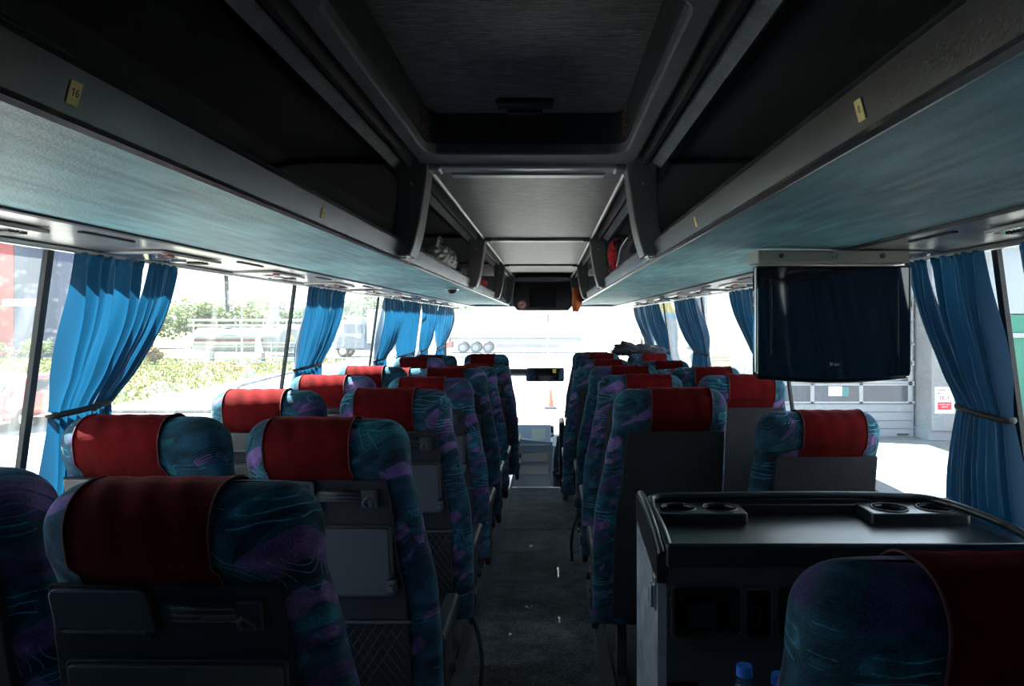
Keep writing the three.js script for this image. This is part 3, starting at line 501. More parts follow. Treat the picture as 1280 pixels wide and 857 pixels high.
// ------------------------------------------------------------------ television
{
  const t = thing('television', 'black flat television hanging from a grey bracket under the luggage rack', 'television', [0.854, 1.425, -2.0]);
  mesh('mount_bar', [box(0.414, 0.036, 0.09, -0.012, 0.352, 0, 0.006)], std({ color: lin(0.26, 0.25, 0.22), roughness: 0.5 }), t);
  for (const [x, m] of [[-0.155, 'darkMetal'], [-0.012, 'metal'], [0.12, 'blackPlastic']]) mesh('bolt', cyl(0.006, 0.007, 0.006, x, 0.354, 0.047, 14, 'z'), M[m], t);
  const sh = new THREE.Shape(); sh.moveTo(-0.206, 0.33); sh.lineTo(0.206, 0.33); sh.quadraticCurveTo(0.212, 0.33, 0.212, 0.32); sh.lineTo(0.212, 0.032); sh.quadraticCurveTo(0.212, 0.024, 0.20, 0.022); sh.quadraticCurveTo(0, 0.000, -0.20, 0.022); sh.quadraticCurveTo(-0.212, 0.024, -0.212, 0.032); sh.lineTo(-0.212, 0.32); sh.quadraticCurveTo(-0.212, 0.33, -0.206, 0.33);
  const gloss = phy({ color: lin(0.006, 0.006, 0.007), roughness: 0.05, clearcoat: 1, clearcoatRoughness: 0.02 });
  mesh('casing', slab(sh, 0.05, 0.006).translate(0, 0, -0.035), gloss, t);
  mesh('screen', box(0.345, 0.205, 0.003, 0, 0.185, 0.0165, 0.001), phy({ color: lin(0.008, 0.008, 0.010), roughness: 0.05, clearcoat: 0.6, clearcoatRoughness: 0.04 }), t);
  mesh('side_strip', [bb(-0.178, -0.1755, 0.083, 0.293, 0.014, 0.018), bb(0.1755, 0.178, 0.083, 0.293, 0.014, 0.018)], M.greyPlastic, t);
  mesh('chrome_edge', [box(0.004, 0.29, 0.012, 0.2135, 0.18, 0.004, 0.002), box(0.004, 0.29, 0.012, -0.2135, 0.18, 0.004, 0.002)], M.metal, t);
  const lip = surf((u, v) => { const x = lerp(-0.2, 0.2, u), y = 0.022 - 0.0215 * (1 - (x / 0.2) ** 2) * 0.5 - 0.002; const a = v * Math.PI * 2; return [x, y + 0.0045 * Math.sin(a), -0.008 + 0.024 * Math.cos(a)]; }, 30, 12);
  mesh('silver_lip', lip, M.metal, t);
  mesh('wordmark', new THREE.PlaneGeometry(0.034, 0.012).translate(0.003, 0.058, 0.0162), std({ roughness: 0.4, map: canvasTex(170, 60, (c) => { c.fillStyle = '#060607'; c.fillRect(0, 0, 170, 60); c.fillStyle = '#b9bec4'; c.fillRect(8, 12, 40, 9); c.fillRect(22, 21, 11, 30); c.fillRect(8, 12, 7, 15); c.fillRect(41, 12, 7, 15); c.font = 'bold 34px sans-serif'; c.fillText('okai', 66, 44); }) }), t);
  mesh('side_button', [box(0.006, 0.02, 0.012, 0.218, 0.225, 0.0, 0.002)], std({ color: lin(0.6, 0.45, 0.03), roughness: 0.5 }), t);
}

// ------------------------------------------------------------------ cabinet with cup holders
{
  const zn = -1.60, zf = -1.98, x0 = 0.3075, x1 = 1.195;
  const t = thing('galley_cabinet', 'black topped cabinet with cup holders across the seats on television side', 'cabinet', [0, 0.12, 0]);
  const Y = (y) => y - 0.12, worn = dataTex(256, (x, y) => { const n = 0.75 + 0.5 * (fbm(x, y, 5, 91, 5) - 0.5) + 0.12 * (hash(x * 256 | 0, y * 256 | 0, 14) - 0.5); return [n, n, n]; }, true, 3);
  const sideMat = std({ color: lin(0.32, 0.34, 0.38), map: worn, roughness: 0.7, bumpMap: fineBump, bumpScale: 0.0004 });
  const faceMat = std({ color: lin(0.055, 0.058, 0.07), map: linerTex, roughness: 0.9, bumpMap: fineBump, bumpScale: 0.0006 });
  const topMat = phy({ color: lin(0.012, 0.0125, 0.014), roughness: 0.3, bumpMap: fineBump, bumpScale: 0.00012, clearcoat: 0.3, clearcoatRoughness: 0.3 });
  // end panel: profile in z and y
  const prof = (pts, xa, xb) => { const g = ext(pts.map(([z, y]) => [-z, y]), xa, xb, 0.0); g.rotateY(Math.PI / 2); return uvBox(g); };   // x of the outline becomes -z
  mesh('end_panel', prof([[zn, 0], [zf, 0], [zf, Y(1.055)], [zn, Y(1.015)], [zn, Y(0.84)], [zn - 0.02, Y(0.82)]].slice(0, 5), x0 + 0.002, x0 + 0.022), sideMat, t);
  const cap = []; const curve = (k) => Y(lerp(1.128, 1.082, Math.pow(k, 2.4))); for (let k = 0; k <= 14; k++) cap.push([lerp(zf, zn, k / 14), curve(k / 14)]); cap.push([zn + 0.004, Y(1.045)], [zn, Y(1.02)], [zf, Y(1.06)]);
  mesh('end_cap', prof(cap, x0, x0 + 0.024), topMat, t);
  mesh('cap_bead', tube(cap.slice(0, 15).map(([z, y]) => [x0 + 0.012, y, z]), 0.009, 40, 8), topMat, t);
  const body = []; body.push(bb(x0 + 0.022, x1, Y(0.17), Y(0.885), zn - 0.05, zn - 0.065)); 
  mesh('front_panel', (() => { const s = new THREE.Shape(); s.moveTo(x0 + 0.022, Y(0.80)); s.lineTo(x1, Y(0.80)); s.lineTo(x1, Y(1.062)); s.lineTo(x0 + 0.022, Y(1.062)); s.closePath(); s.holes.push(roundRect(0.345, 0.497, Y(0.900), Y(1.015), 0.02), roundRect(0.503, 0.565, Y(0.900), Y(1.008), 0.012), roundRect(0.571, 0.75, Y(0.900), Y(1.015), 0.02)); return slab(s, 0.016, 0.002).translate(0, 0, zn - 0.016); })(), faceMat, t);
  const wellp = mesh('storage_well', [bb(0.335, 0.76, Y(0.89), Y(1.02), zn - 0.11, zn - 0.12), bb(0.335, 0.76, Y(0.885), Y(0.897), zn - 0.016, zn - 0.12), bb(0.498, 0.502, Y(0.89), Y(1.02), zn - 0.016, zn - 0.12), bb(0.566, 0.570, Y(0.89), Y(1.02), zn - 0.016, zn - 0.12)], M.blackPlastic, t);
  const rim = (a, b, c, d, r) => { const s = roundRect(a, b, c, d, r); s.holes.push(roundRect(a + 0.008, b - 0.008, c + 0.008, d - 0.008, r * 0.7)); return slab(s, 0.010, 0.002).translate(0, 0, zn - 0.002); };
  mesh('well_rim', [rim(0.338, 0.500, Y(0.893), Y(1.020), 0.02), rim(0.499, 0.569, Y(0.893), Y(1.013), 0.012), rim(0.568, 0.757, Y(0.893), Y(1.020), 0.02)], M.blackPlastic, t);
  mesh('cup_clip', box(0.07, 0.055, 0.02, 0.42, Y(0.925), zn - 0.06, 0.004), M.blackPlastic, t); mesh('wire_clip', [tube([[0.525, Y(0.912), zn - 0.03], [0.525, Y(0.955), zn - 0.02], [0.534, Y(0.962), zn - 0.015], [0.543, Y(0.955), zn - 0.02], [0.543, Y(0.912), zn - 0.03]], 0.004, 20, 6)], M.greyPlastic, t);
  mesh('slot', bb(0.385, 0.56, Y(0.866), Y(0.872), zn - 0.004, zn + 0.003), M.rubber, t);
  mesh('lower_panel', bb(x0 + 0.022, x1, 0.02, Y(0.80), zn - 0.20, zn - 0.215), faceMat, t);
  mesh('shelf', bb(x0 + 0.022, x1, Y(0.60), Y(0.615), zn - 0.01, zn - 0.20), faceMat, t);
  mesh('bottle_ledge', [bb(0.40, 0.62, Y(0.655), Y(0.667), zn + 0.001, zn + 0.20, 0.004), bb(0.40, 0.62, Y(0.55), Y(0.80), zn - 0.012, zn + 0.001)], faceMat, t);
  mesh('base', bb(x0 + 0.022, x1, 0.0, 0.12, zn - 0.02, zf), faceMat, t);
  mesh('rear_panel', bb(x0 + 0.022, x1, 0.0, Y(1.08), zf, zf + 0.015), faceMat, t);
  // tray top
  mesh('tray_top', [bb(x0 + 0.02, x1, Y(1.062), Y(1.082), zn + 0.004, zf, 0.004), bb(x0 + 0.02, x1, Y(1.055), Y(1.108), zn + 0.006, zn - 0.012, 0.008)], topMat, t);
  mesh('tray_rim', [tube([[x0 + 0.03, Y(1.082), zn], [x0 + 0.03, Y(1.105), -1.70], [x0 + 0.03, Y(1.118), -1.9], [x0 + 0.045, Y(1.120), -1.96], [0.5, Y(1.123), -1.972], [1.0, Y(1.123), -1.972], [1.1, Y(1.120), -1.95], [1.165, Y(1.112), -1.80], [1.18, Y(1.10), -1.62]], 0.011, 90, 8), bb(x0 + 0.03, x1 - 0.02, Y(1.07), Y(1.118), zf, zf + 0.012, 0.004), bb(0.52, 0.93, Y(1.082), Y(1.108), -1.94, -1.952, 0.004)], topMat, t);
  for (const [a, b] of [[0.345, 0.578], [0.895, 1.15]]) {
    const s = roundRect(a, b, 1.84, 1.955, 0.012), w = b - a; for (const k of [0.27, 0.74]) { const h = new THREE.Path(); h.absellipse(a + w * k, 1.896, 0.043, 0.043, 0, Math.PI * 2); s.holes.push(h); }
    const g = slab(s, 0.030, 0.004); g.rotateX(-Math.PI / 2); g.translate(0, Y(1.080), 0); const hb = mesh('cup_holder_block', uvBox(g), topMat, t);
    for (const k of [0.27, 0.74]) { const r = new THREE.TorusGeometry(0.0445, 0.003, 8, 40); r.rotateX(Math.PI / 2); r.translate(a + w * k, Y(1.111), -1.896); mesh('cup_ring', r, M.blackPlastic, hb); }
  }
  const la = mesh('latch_clip', [box(0.006, 0.075, 0.035, x0 - 0.001, Y(0.99), zn - 0.03, 0.002), box(0.012, 0.05, 0.02, x0 - 0.008, Y(0.985), zn - 0.022, 0.004)], M.metal, t);
  const scr = []; for (const [x, y] of [[0.335, 1.045], [0.335, 0.985], [0.335, 0.915], [0.335, 0.85]]) scr.push(cyl(0.003, 0.003, 0.003, x, Y(y), zn + 0.001, 10, 'z')); mesh('screw', scr, M.darkMetal, t);
}
// water bottles on the cabinet shelf
for (const [x, z, sc, lb] of [[0.464, -1.46, 1, 'taller clear water bottle with blue cap on the cabinet ledge'], [0.538, -1.47, 0.9, 'shorter clear water bottle with blue cap on the cabinet ledge']]) {
  const t = thing('water_bottle', lb, 'bottle', [x, 0.668, z]);
  const pr = [[0.002, 0], [0.03, 0.002], [0.033, 0.015], [0.033, 0.12], [0.030, 0.13], [0.033, 0.14], [0.031, 0.165], [0.016, 0.20], [0.0135, 0.21], [0.0135, 0.225]].map(([a, b]) => new THREE.Vector2(a, b * sc));
  mesh('bottle_body', new THREE.LatheGeometry(pr, 28), phy({ color: lin(0.55, 0.75, 0.95), roughness: 0.05, transmission: 0.95, thickness: 0, ior: 1.4 }), t);
  mesh('cap', cyl(0.0155, 0.0165, 0.02, 0, 0.226 * sc, 0, 24), std({ color: lin(0.03, 0.16, 0.55), roughness: 0.35 }), t);
  mesh('wrapper', cyl(0.0336, 0.0336, 0.06, 0, 0.07 * sc, 0, 28), std({ color: lin(0.08, 0.25, 0.6), roughness: 0.4 }), t);
}

// ------------------------------------------------------------------ things in the racks and on the seats
function lump(fn, nu = 40, nv = 28) { return surf((u, v) => { const a = u * Math.PI * 2, t = (v - 0.5) * Math.PI; return fn(Math.cos(t) * Math.cos(a), Math.sin(t), Math.cos(t) * Math.sin(a), u, v); }, nu, nv, true); }
const wob = (x, y, z, k) => Math.sin(x * 7 + k) * Math.sin(y * 9 + k * 2) * Math.sin(z * 8 + k * 3);
const cloth = (r, g, b) => std({ color: lin(r, g, b), roughness: 0.95, bumpMap: fineBump, bumpScale: 0.0006 });
{
  const t = thing('plastic_bag', 'crumpled clear plastic bag lying in the rack between roof arches', 'bag', [-0.52, 1.836, -3.88]);
  mesh('bag_body', lump((x, y, z) => { const k = 1 + 0.16 * wob(x * 1.6, y * 1.6, z * 1.6, 1) + 0.06 * wob(x * 4, y * 4, z * 4, 5); return [x * 0.085 * k, 0.09 + y * 0.085 * k, z * 0.20 * k]; }, 56, 40), phy({ color: lin(0.72, 0.75, 0.72), roughness: 0.35, transmission: 0.45, thickness: 0 }), t);
  mesh('print', lump((x, y, z) => { return [0.086 + 0.004 * x, 0.11 + y * 0.022, 0.06 + z * 0.022]; }, 14, 8), std({ color: lin(0.05, 0.06, 0.16), roughness: 0.6 }), t);
  mesh('bag_handle', [tube([[0.0, 0.15, 0.12], [0.02, 0.20, 0.15], [0.04, 0.17, 0.19]], 0.008, 16, 5)], phy({ color: lin(0.8, 0.82, 0.8), roughness: 0.4, transmission: 0.4, thickness: 0 }), t);
}
single('red_cloth', 'red folded cloth lying in the tank side rack beyond the plastic bag', 'cloth', lump((x, y, z) => { const k = 1 + 0.25 * wob(x * 2, y * 2, z * 2, 2); return [-0.475 + x * 0.075 * k, 1.878 + y * 0.038 * k + 0.02 * x, -5.35 + z * 0.33 * k]; }), cloth(0.42, 0.025, 0.02));
single('grey_bag', 'small grey bag lying in the tank side rack beside red cloth', 'bag', lump((x, y, z) => { const k = 1 + 0.2 * wob(x * 2, y * 2, z * 2, 4); return [-0.50 + x * 0.06 * k, 1.895 + y * 0.055 * k, -4.75 + z * 0.16 * k]; }), cloth(0.35, 0.36, 0.36));
{
  const t = thing('black_bag', 'black holdall with pale zip lying in the television side rack', 'bag', [0.56, 1.838, -3.62]);
  mesh('bag_body', lump((x, y, z) => { const k = 1 + 0.10 * wob(x * 1.5, y * 1.5, z * 1.5, 3); const q = (a) => Math.sign(a) * Math.pow(Math.abs(a), 0.7); return [q(x) * 0.135 * k, 0.105 + q(y) * 0.10 * k, q(z) * 0.34 * k]; }, 48, 32), cloth(0.02, 0.02, 0.024), t);
  mesh('zip', tube([[-0.12, 0.16, 0.2], [-0.14, 0.12, 0.1], [-0.142, 0.07, 0.0], [-0.14, 0.05, -0.1]], 0.004, 24, 6), M.metal, t);
  mesh('bag_handle', tube([[-0.1, 0.19, -0.12], [-0.135, 0.16, -0.05], [-0.14, 0.10, 0.0], [-0.12, 0.17, 0.12]], 0.012, 30, 6), cloth(0.03, 0.03, 0.035), t);
}
single('red_jacket', 'bright red cloth bundled on top of the black holdall', 'cloth', lump((x, y, z) => { const k = 1 + 0.3 * wob(x * 2, y * 2, z * 2, 6); return [0.455 + x * 0.05 * k, 1.965 + y * 0.085 * k - 0.02 * x, -4.06 + z * 0.10 * k]; }), cloth(0.45, 0.012, 0.02));
single('dark_bag', 'dark soft bag deep in the rack above the television', 'bag', lump((x, y, z) => { const k = 1 + 0.14 * wob(x * 2, y * 2, z * 2, 8); return [0.70 + x * 0.16 * k, 1.93 + y * 0.09 * k, -2.75 + z * 0.22 * k]; }), cloth(0.016, 0.016, 0.018));
single('dark_red_bag', 'dark red soft bag in the rack near orange cloth', 'bag', lump((x, y, z) => { const k = 1 + 0.14 * wob(x * 2, y * 2, z * 2, 9); return [0.52 + x * 0.09 * k, 1.90 + y * 0.06 * k, -5.4 + z * 0.3 * k]; }), cloth(0.10, 0.02, 0.025));
single('orange_cloth', 'orange brown cloth hanging over the rack lip beside the monitor console', 'cloth', surf((u, v) => { const a = u * Math.PI * 2, r = lerp(0.05, 0.018, v) * (1 + 0.5 * Math.sin(v * 3)) + 0.012 * Math.sin(3 * a + v * 4); return [0.352 + 0.035 * v * -0.6 + r * Math.cos(a), lerp(1.93, 1.70, v) + 0.006 * Math.sin(5 * a), -7.0 + 1.3 * r * Math.sin(a)]; }, 32, 24, true), cloth(0.48, 0.11, 0.035));
single('dark_jacket', 'dark jacket heaped over a window seat near the windshield', 'jacket', lump((x, y, z) => { const k = 1 + 0.22 * wob(x * 1.7, y * 2, z * 2, 11); return [0.93 + x * 0.26 * k, 1.318 + (y * 0.055 + 0.045 * Math.max(0, y) * sm(0.3, -0.7, x) ) * k + 0.012 * Math.sin(x * 9), -6.86 + z * 0.09 * k]; }, 60, 36), cloth(0.035, 0.03, 0.045));
{
  const t = thing('ceiling_camera', 'small black dome camera under the pale rack underside', 'camera', [-0.508, 1.796, -4.28]);
  mesh('mount_plate', box(0.075, 0.008, 0.11, 0, -0.002, 0, 0.003), M.metal, t);
  mesh('dome', new THREE.SphereGeometry(0.028, 20, 12).scale(1, 0.75, 1).translate(0, -0.010, 0), M.blackPlastic, t);
}
for (const [x, z, w, l, r] of [[-0.055, -5.28, 0.05, 0.03, 0.4], [-0.05, -4.12, 0.045, 0.03, 1.1], [-0.18, -3.06, 0.012, 0.012, 0.2], [-0.13, -3.75, 0.03, 0.012, 0.7]]) {
  const g = surf((u, v) => [(u - 0.5) * w, 0.003 + 0.006 * Math.sin(u * 4 + v * 3), (v - 0.5) * l], 6, 5); g.rotateY(r); g.translate(x, floorDrop(-z), z);
  single('paper_scrap', 'tiny white paper scrap lying on the aisle carpet', 'scrap', g, std({ color: lin(0.8, 0.8, 0.8), roughness: 0.9 }), 'paper scraps on the carpet');
}

// ------------------------------------------------------------------ front of the coach
{
  const t = thing('monitor_console', 'dark ceiling console with recessed monitor above the windshield', 'monitor', [0, 1.73, -8.2]);
  const sh = new THREE.Shape(); sh.moveTo(-0.29, 0.0); sh.lineTo(0.29, 0.0); sh.lineTo(0.335, 0.05); sh.lineTo(0.335, 0.33); sh.lineTo(-0.335, 0.33); sh.lineTo(-0.335, 0.05); sh.closePath();
  mesh('housing', slab(sh, 0.25, 0.012).translate(0, 0, -0.25), M.blackPlastic, t);
  const f = roundRect(-0.165, 0.165, 0.02, 0.275, 0.012); f.holes.push(roundRect(-0.15, 0.15, 0.035, 0.262, 0.01)); mesh('screen_frame', slab(f, 0.012, 0.002), M.greyPlastic, t);
  mesh('screen', bb(-0.152, 0.152, 0.033, 0.264, -0.002, 0.003), phy({ color: lin(0.012, 0.013, 0.014), roughness: 0.15 }), t);
  mesh('no_smoking_sticker', new THREE.CircleGeometry(0.048, 32).translate(-0.238, 0.062, 0.0012), std({ roughness: 0.5, map: canvasTex(128, 128, (c) => { c.fillStyle = '#c9a9a6'; c.fillRect(0, 0, 128, 128); c.fillStyle = '#1c1a1c'; c.fillRect(30, 58, 62, 12); c.strokeStyle = '#a8433f'; c.lineWidth = 13; c.beginPath(); c.arc(64, 64, 53, 0, 7); c.stroke(); c.beginPath(); c.moveTo(28, 100); c.lineTo(100, 28); c.stroke(); }) }), t);
  mesh('top_ledge', box(0.64, 0.06, 0.05, 0, 0.40, -0.1, 0.012), M.blackPlastic, t);
}
{
  const t = thing('dashboard', 'grey dashboard under the windshield', 'dashboard', [0, -0.74, -9.1]);
  mesh('dash_top', [surf((u, v) => { const a = v * Math.PI * 0.75; return [lerp(-1.27, 1.27, u), 0.84 + 0.07 * Math.sin(a), 0.40 - 0.70 * v]; }, 20, 12), bb(-1.27, 1.27, 0.0, 0.84, 0.38, 0.40)], std({ color: lin(0.36, 0.37, 0.38), roughness: 0.8 }), t);
}
{
  const t = thing('driver_console', 'grey blue front console with two drawers and a sheet of paper', 'console', [-0.11, -0.74, -8.15]);
  const c1 = std({ color: lin(0.48, 0.58, 0.70), roughness: 0.6 });
  mesh('cabinet_body', [ext([[-0.22, 0], [0.20, 0], [0.22, 1.00], [-0.22, 1.04]], -0.15, 0.12, 0.01)], c1, t);
  const dk = bb(-0.22, 0.2, 0, 0.025, -0.20, 0.16, 0.008); dk.rotateX(0.55); dk.translate(0, 1.03, 0); mesh('desk_top', dk, c1, t);
  const pp = bb(-0.04, 0.12, 0, 0.01, -0.1, 0.1); pp.rotateX(0.55); pp.translate(0.02, 1.062, 0.0); mesh('paper_sheet', pp, std({ color: lin(0.75, 0.75, 0.72), roughness: 0.9 }), t);
  for (const y of [0.70, 0.84]) { const d = mesh('drawer', box(0.36, 0.115, 0.02, -0.01, y, 0.128, 0.006), std({ color: lin(0.68, 0.71, 0.73), roughness: 0.5 }), t); mesh('drawer_lip', box(0.34, 0.012, 0.02, -0.01, y + 0.05, 0.138, 0.004), M.metal, d); }
}
{
  const t = thing('guide_seat', 'folded purple patterned side seat with black knob beside the console', 'seat', [0.22, -0.74, -8.0]);
  mesh('padded_side', surf((u, v) => { const a = u * Math.PI * 2; const k = 1 - 0.35 * sm(0.75, 1, v); return [Math.cos(a) * 0.10 * k, v * 1.06, Math.sin(a) * 0.17 * k]; }, 30, 24, true), M.fabric, t);
  mesh('knob', cyl(0.05, 0.05, 0.05, -0.06, 0.70, 0.17, 20, 'z'), M.blackPlastic, t);
  mesh('knob_stalk', box(0.05, 0.03, 0.05, 0.0, 0.93, 0.17, 0.01), M.blackPlastic, t);
}
{
  const t = thing('ticket_machine', 'small black box standing on the dashboard', 'box', [0.04, 0.165, -9.05]);
  mesh('case', box(0.18, 0.13, 0.12, 0, 0.066, 0, 0.012), M.blackPlastic, t); mesh('keys', box(0.14, 0.03, 0.01, 0.01, 0.035, 0.062, 0.004), M.metal, t);
}
{
  const t = thing('driver_mirror', 'wide dark mirror with yellow sticker hanging inside the windshield', 'mirror', [0.02, 0.83, -9.3]);
  mesh('mirror_case', slab(roundRect(-0.245, 0.245, 0.0, 0.175, 0.03), 0.04, 0.006).translate(0, 0, -0.02), M.blackPlastic, t);
  mesh('mirror_glass', slab(roundRect(-0.225, 0.225, 0.015, 0.16, 0.025), 0.006, 0.001).translate(0, 0, 0.019), std({ color: lin(0.7, 0.72, 0.75), metalness: 1, roughness: 0.03 }), t);
  mesh('yellow_sticker', box(0.045, 0.05, 0.003, 0.12, 0.135, 0.027, 0.001), std({ color: lin(0.8, 0.65, 0.02), roughness: 0.6 }), t);
  mesh('sun_blind_tube', [cyl(0.05, 0.05, 0.75, -0.62, 0.115, -0.03, 20, 'x')], M.greyPlastic, t);
  mesh('blind_rod', [cyl(0.006, 0.006, 1.0, 0.72, 0.172, -0.03, 8, 'x'), cyl(0.008, 0.008, 0.09, -0.98, 0.2, -0.03)], M.darkMetal, t);
}
{
  const t = thing('folded_jump_seat', 'black folded jump seat at the end of the aisle, television side', 'seat', [0.192, -0.06, -6.98]);
  mesh('seat_plate', box(0.05, 0.62, 0.36, 0, 0.40, 0, 0.02), M.blackPlastic, t); mesh('hinge', [box(0.06, 0.05, 0.3, 0.02, 0.06, 0, 0.01), cyl(0.02, 0.02, 0.04, -0.03, 0.2, 0.12, 14, 'x')], M.darkMetal, t);
}
{
  const t = thing('driving_chair', 'tall dark driving chair beyond the front row, tank side', 'chair', [-0.58, -0.74, -7.95]);
  mesh('backrest', lump((x, y, z) => { const q = (a, e) => Math.sign(a) * Math.pow(Math.abs(a), e); return [q(x, 0.45) * 0.24, 1.38 + q(y, 0.5) * 0.60, q(z, 0.6) * 0.09 + 0.1 * y]; }), M.fabric, t);
  mesh('seat_cushion', box(0.50, 0.16, 0.5, 0, 0.68, -0.3, 0.06), M.fabric, t); mesh('pedestal', box(0.3, 0.6, 0.34, 0, 0.3, -0.3, 0.03), M.darkMetal, t);
}

// ------------------------------------------------------------------ outside
const G = -1.3;
struct('ground', (() => { const g = new THREE.PlaneGeometry(500, 500, 1, 1); g.rotateX(-Math.PI / 2); g.translate(0, G, 0); return uvBox(g); })(), std({ color: lin(0.25, 0.245, 0.235), map: asphaltTex, roughness: 0.95 }), 'pale sunlit concrete yard around the coach');
const flat = (pts, y, h = 0.04) => { const s = new THREE.Shape(pts.map(([x, z]) => new THREE.Vector2(x, -z))); const g = new THREE.ExtrudeGeometry(s, { depth: h, bevelEnabled: false }); g.rotateX(-Math.PI / 2); g.translate(0, y, 0); return uvBox(g); };
const grassMat = std({ map: grassTex, color: lin(0.52, 0.52, 0.48), roughness: 1 });
struct('ground_lawn', flat([[-10.7, -23], [-70, -23], [-70, -56], [-17.5, -56], [-14.6, -41], [-13.9, -32]], G, 0.05), grassMat, 'sunlit lawn around the white gas tank');
struct('ground_verge', flat([[-29.5, -60], [-90, -60], [-90, -78], [-34, -78]], G, 0.05), grassMat, 'far strip of lawn behind the gas tank');
struct('ground_field', flat([[-20, -104], [-160, -104], [-160, -240], [-20, -240]], G, 0.05), grassMat, 'far field below the bushes');
{ const k = thing('kerb', 'grey concrete kerb around the lawn', 'kerb', [0, G, 0]); const cm = std({ color: lin(0.30, 0.30, 0.30), map: asphaltTex, roughness: 0.95 });
  const run = (x0, z0, x1, z1) => { const L = Math.hypot(x1 - x0, z1 - z0), n = Math.round(L); for (let i = 0; i < n; i++) { const g = bb(-L / n / 2 + 0.01, L / n / 2 - 0.01, 0, 0.12, -0.1, 0.1, 0.02); g.rotateY(-Math.atan2(z1 - z0, x1 - x0)); g.translate(lerp(x0, x1, (i + 0.5) / n), 0, lerp(z0, z1, (i + 0.5) / n)); mesh('kerb_stone', g, cm, k); } };
  run(-36, -22.9, -10.7, -22.9); run(-10.6, -23, -13.8, -32); run(-13.8, -32, -14.5, -41); run(-14.5, -41, -17.4, -56); }
{ // grass tufts
  const bl = []; for (let k = 0; k < 7; k++) { const a = rnd() * 6.28, h = rr(0.05, 0.11), x = rr(-0.05, 0.05), z = rr(-0.05, 0.05), w = 0.012; const g = new THREE.BufferGeometry(); g.setAttribute('position', new THREE.Float32BufferAttribute([x - w * Math.cos(a), 0, z - w * Math.sin(a), x + w * Math.cos(a), 0, z + w * Math.sin(a), x + rr(-0.03, 0.03), h, z + rr(-0.03, 0.03)], 3)); g.computeVertexNormals(); bl.push(g); }
  const im = new THREE.InstancedMesh(mergeGeometries(bl), std({ color: 0xffffff, roughness: 1 }), 14000), m = new THREE.Matrix4(), c = new THREE.Color();
  for (let k = 0; k < 14000; k++) { const z = -rr(23.2, 56), x = -rr(14.8 - 0, 44), s = rr(0.7, 1.9); m.makeRotationY(rnd() * 6.28).scale(V(s, s * rr(0.6, 1.3), s)).setPosition(x, G + 0.04, z); im.setMatrixAt(k, m); const q = rnd(); im.setColorAt(k, c.setRGB(lerp(0.09, 0.17, q), lerp(0.12, 0.17, q), lerp(0.025, 0.05, q))); }
  im.name = 'grass_tufts'; im.userData = { kind: 'stuff', label: 'short dry grass growing on the lawn', category: 'grass' }; scene.add(im);
}
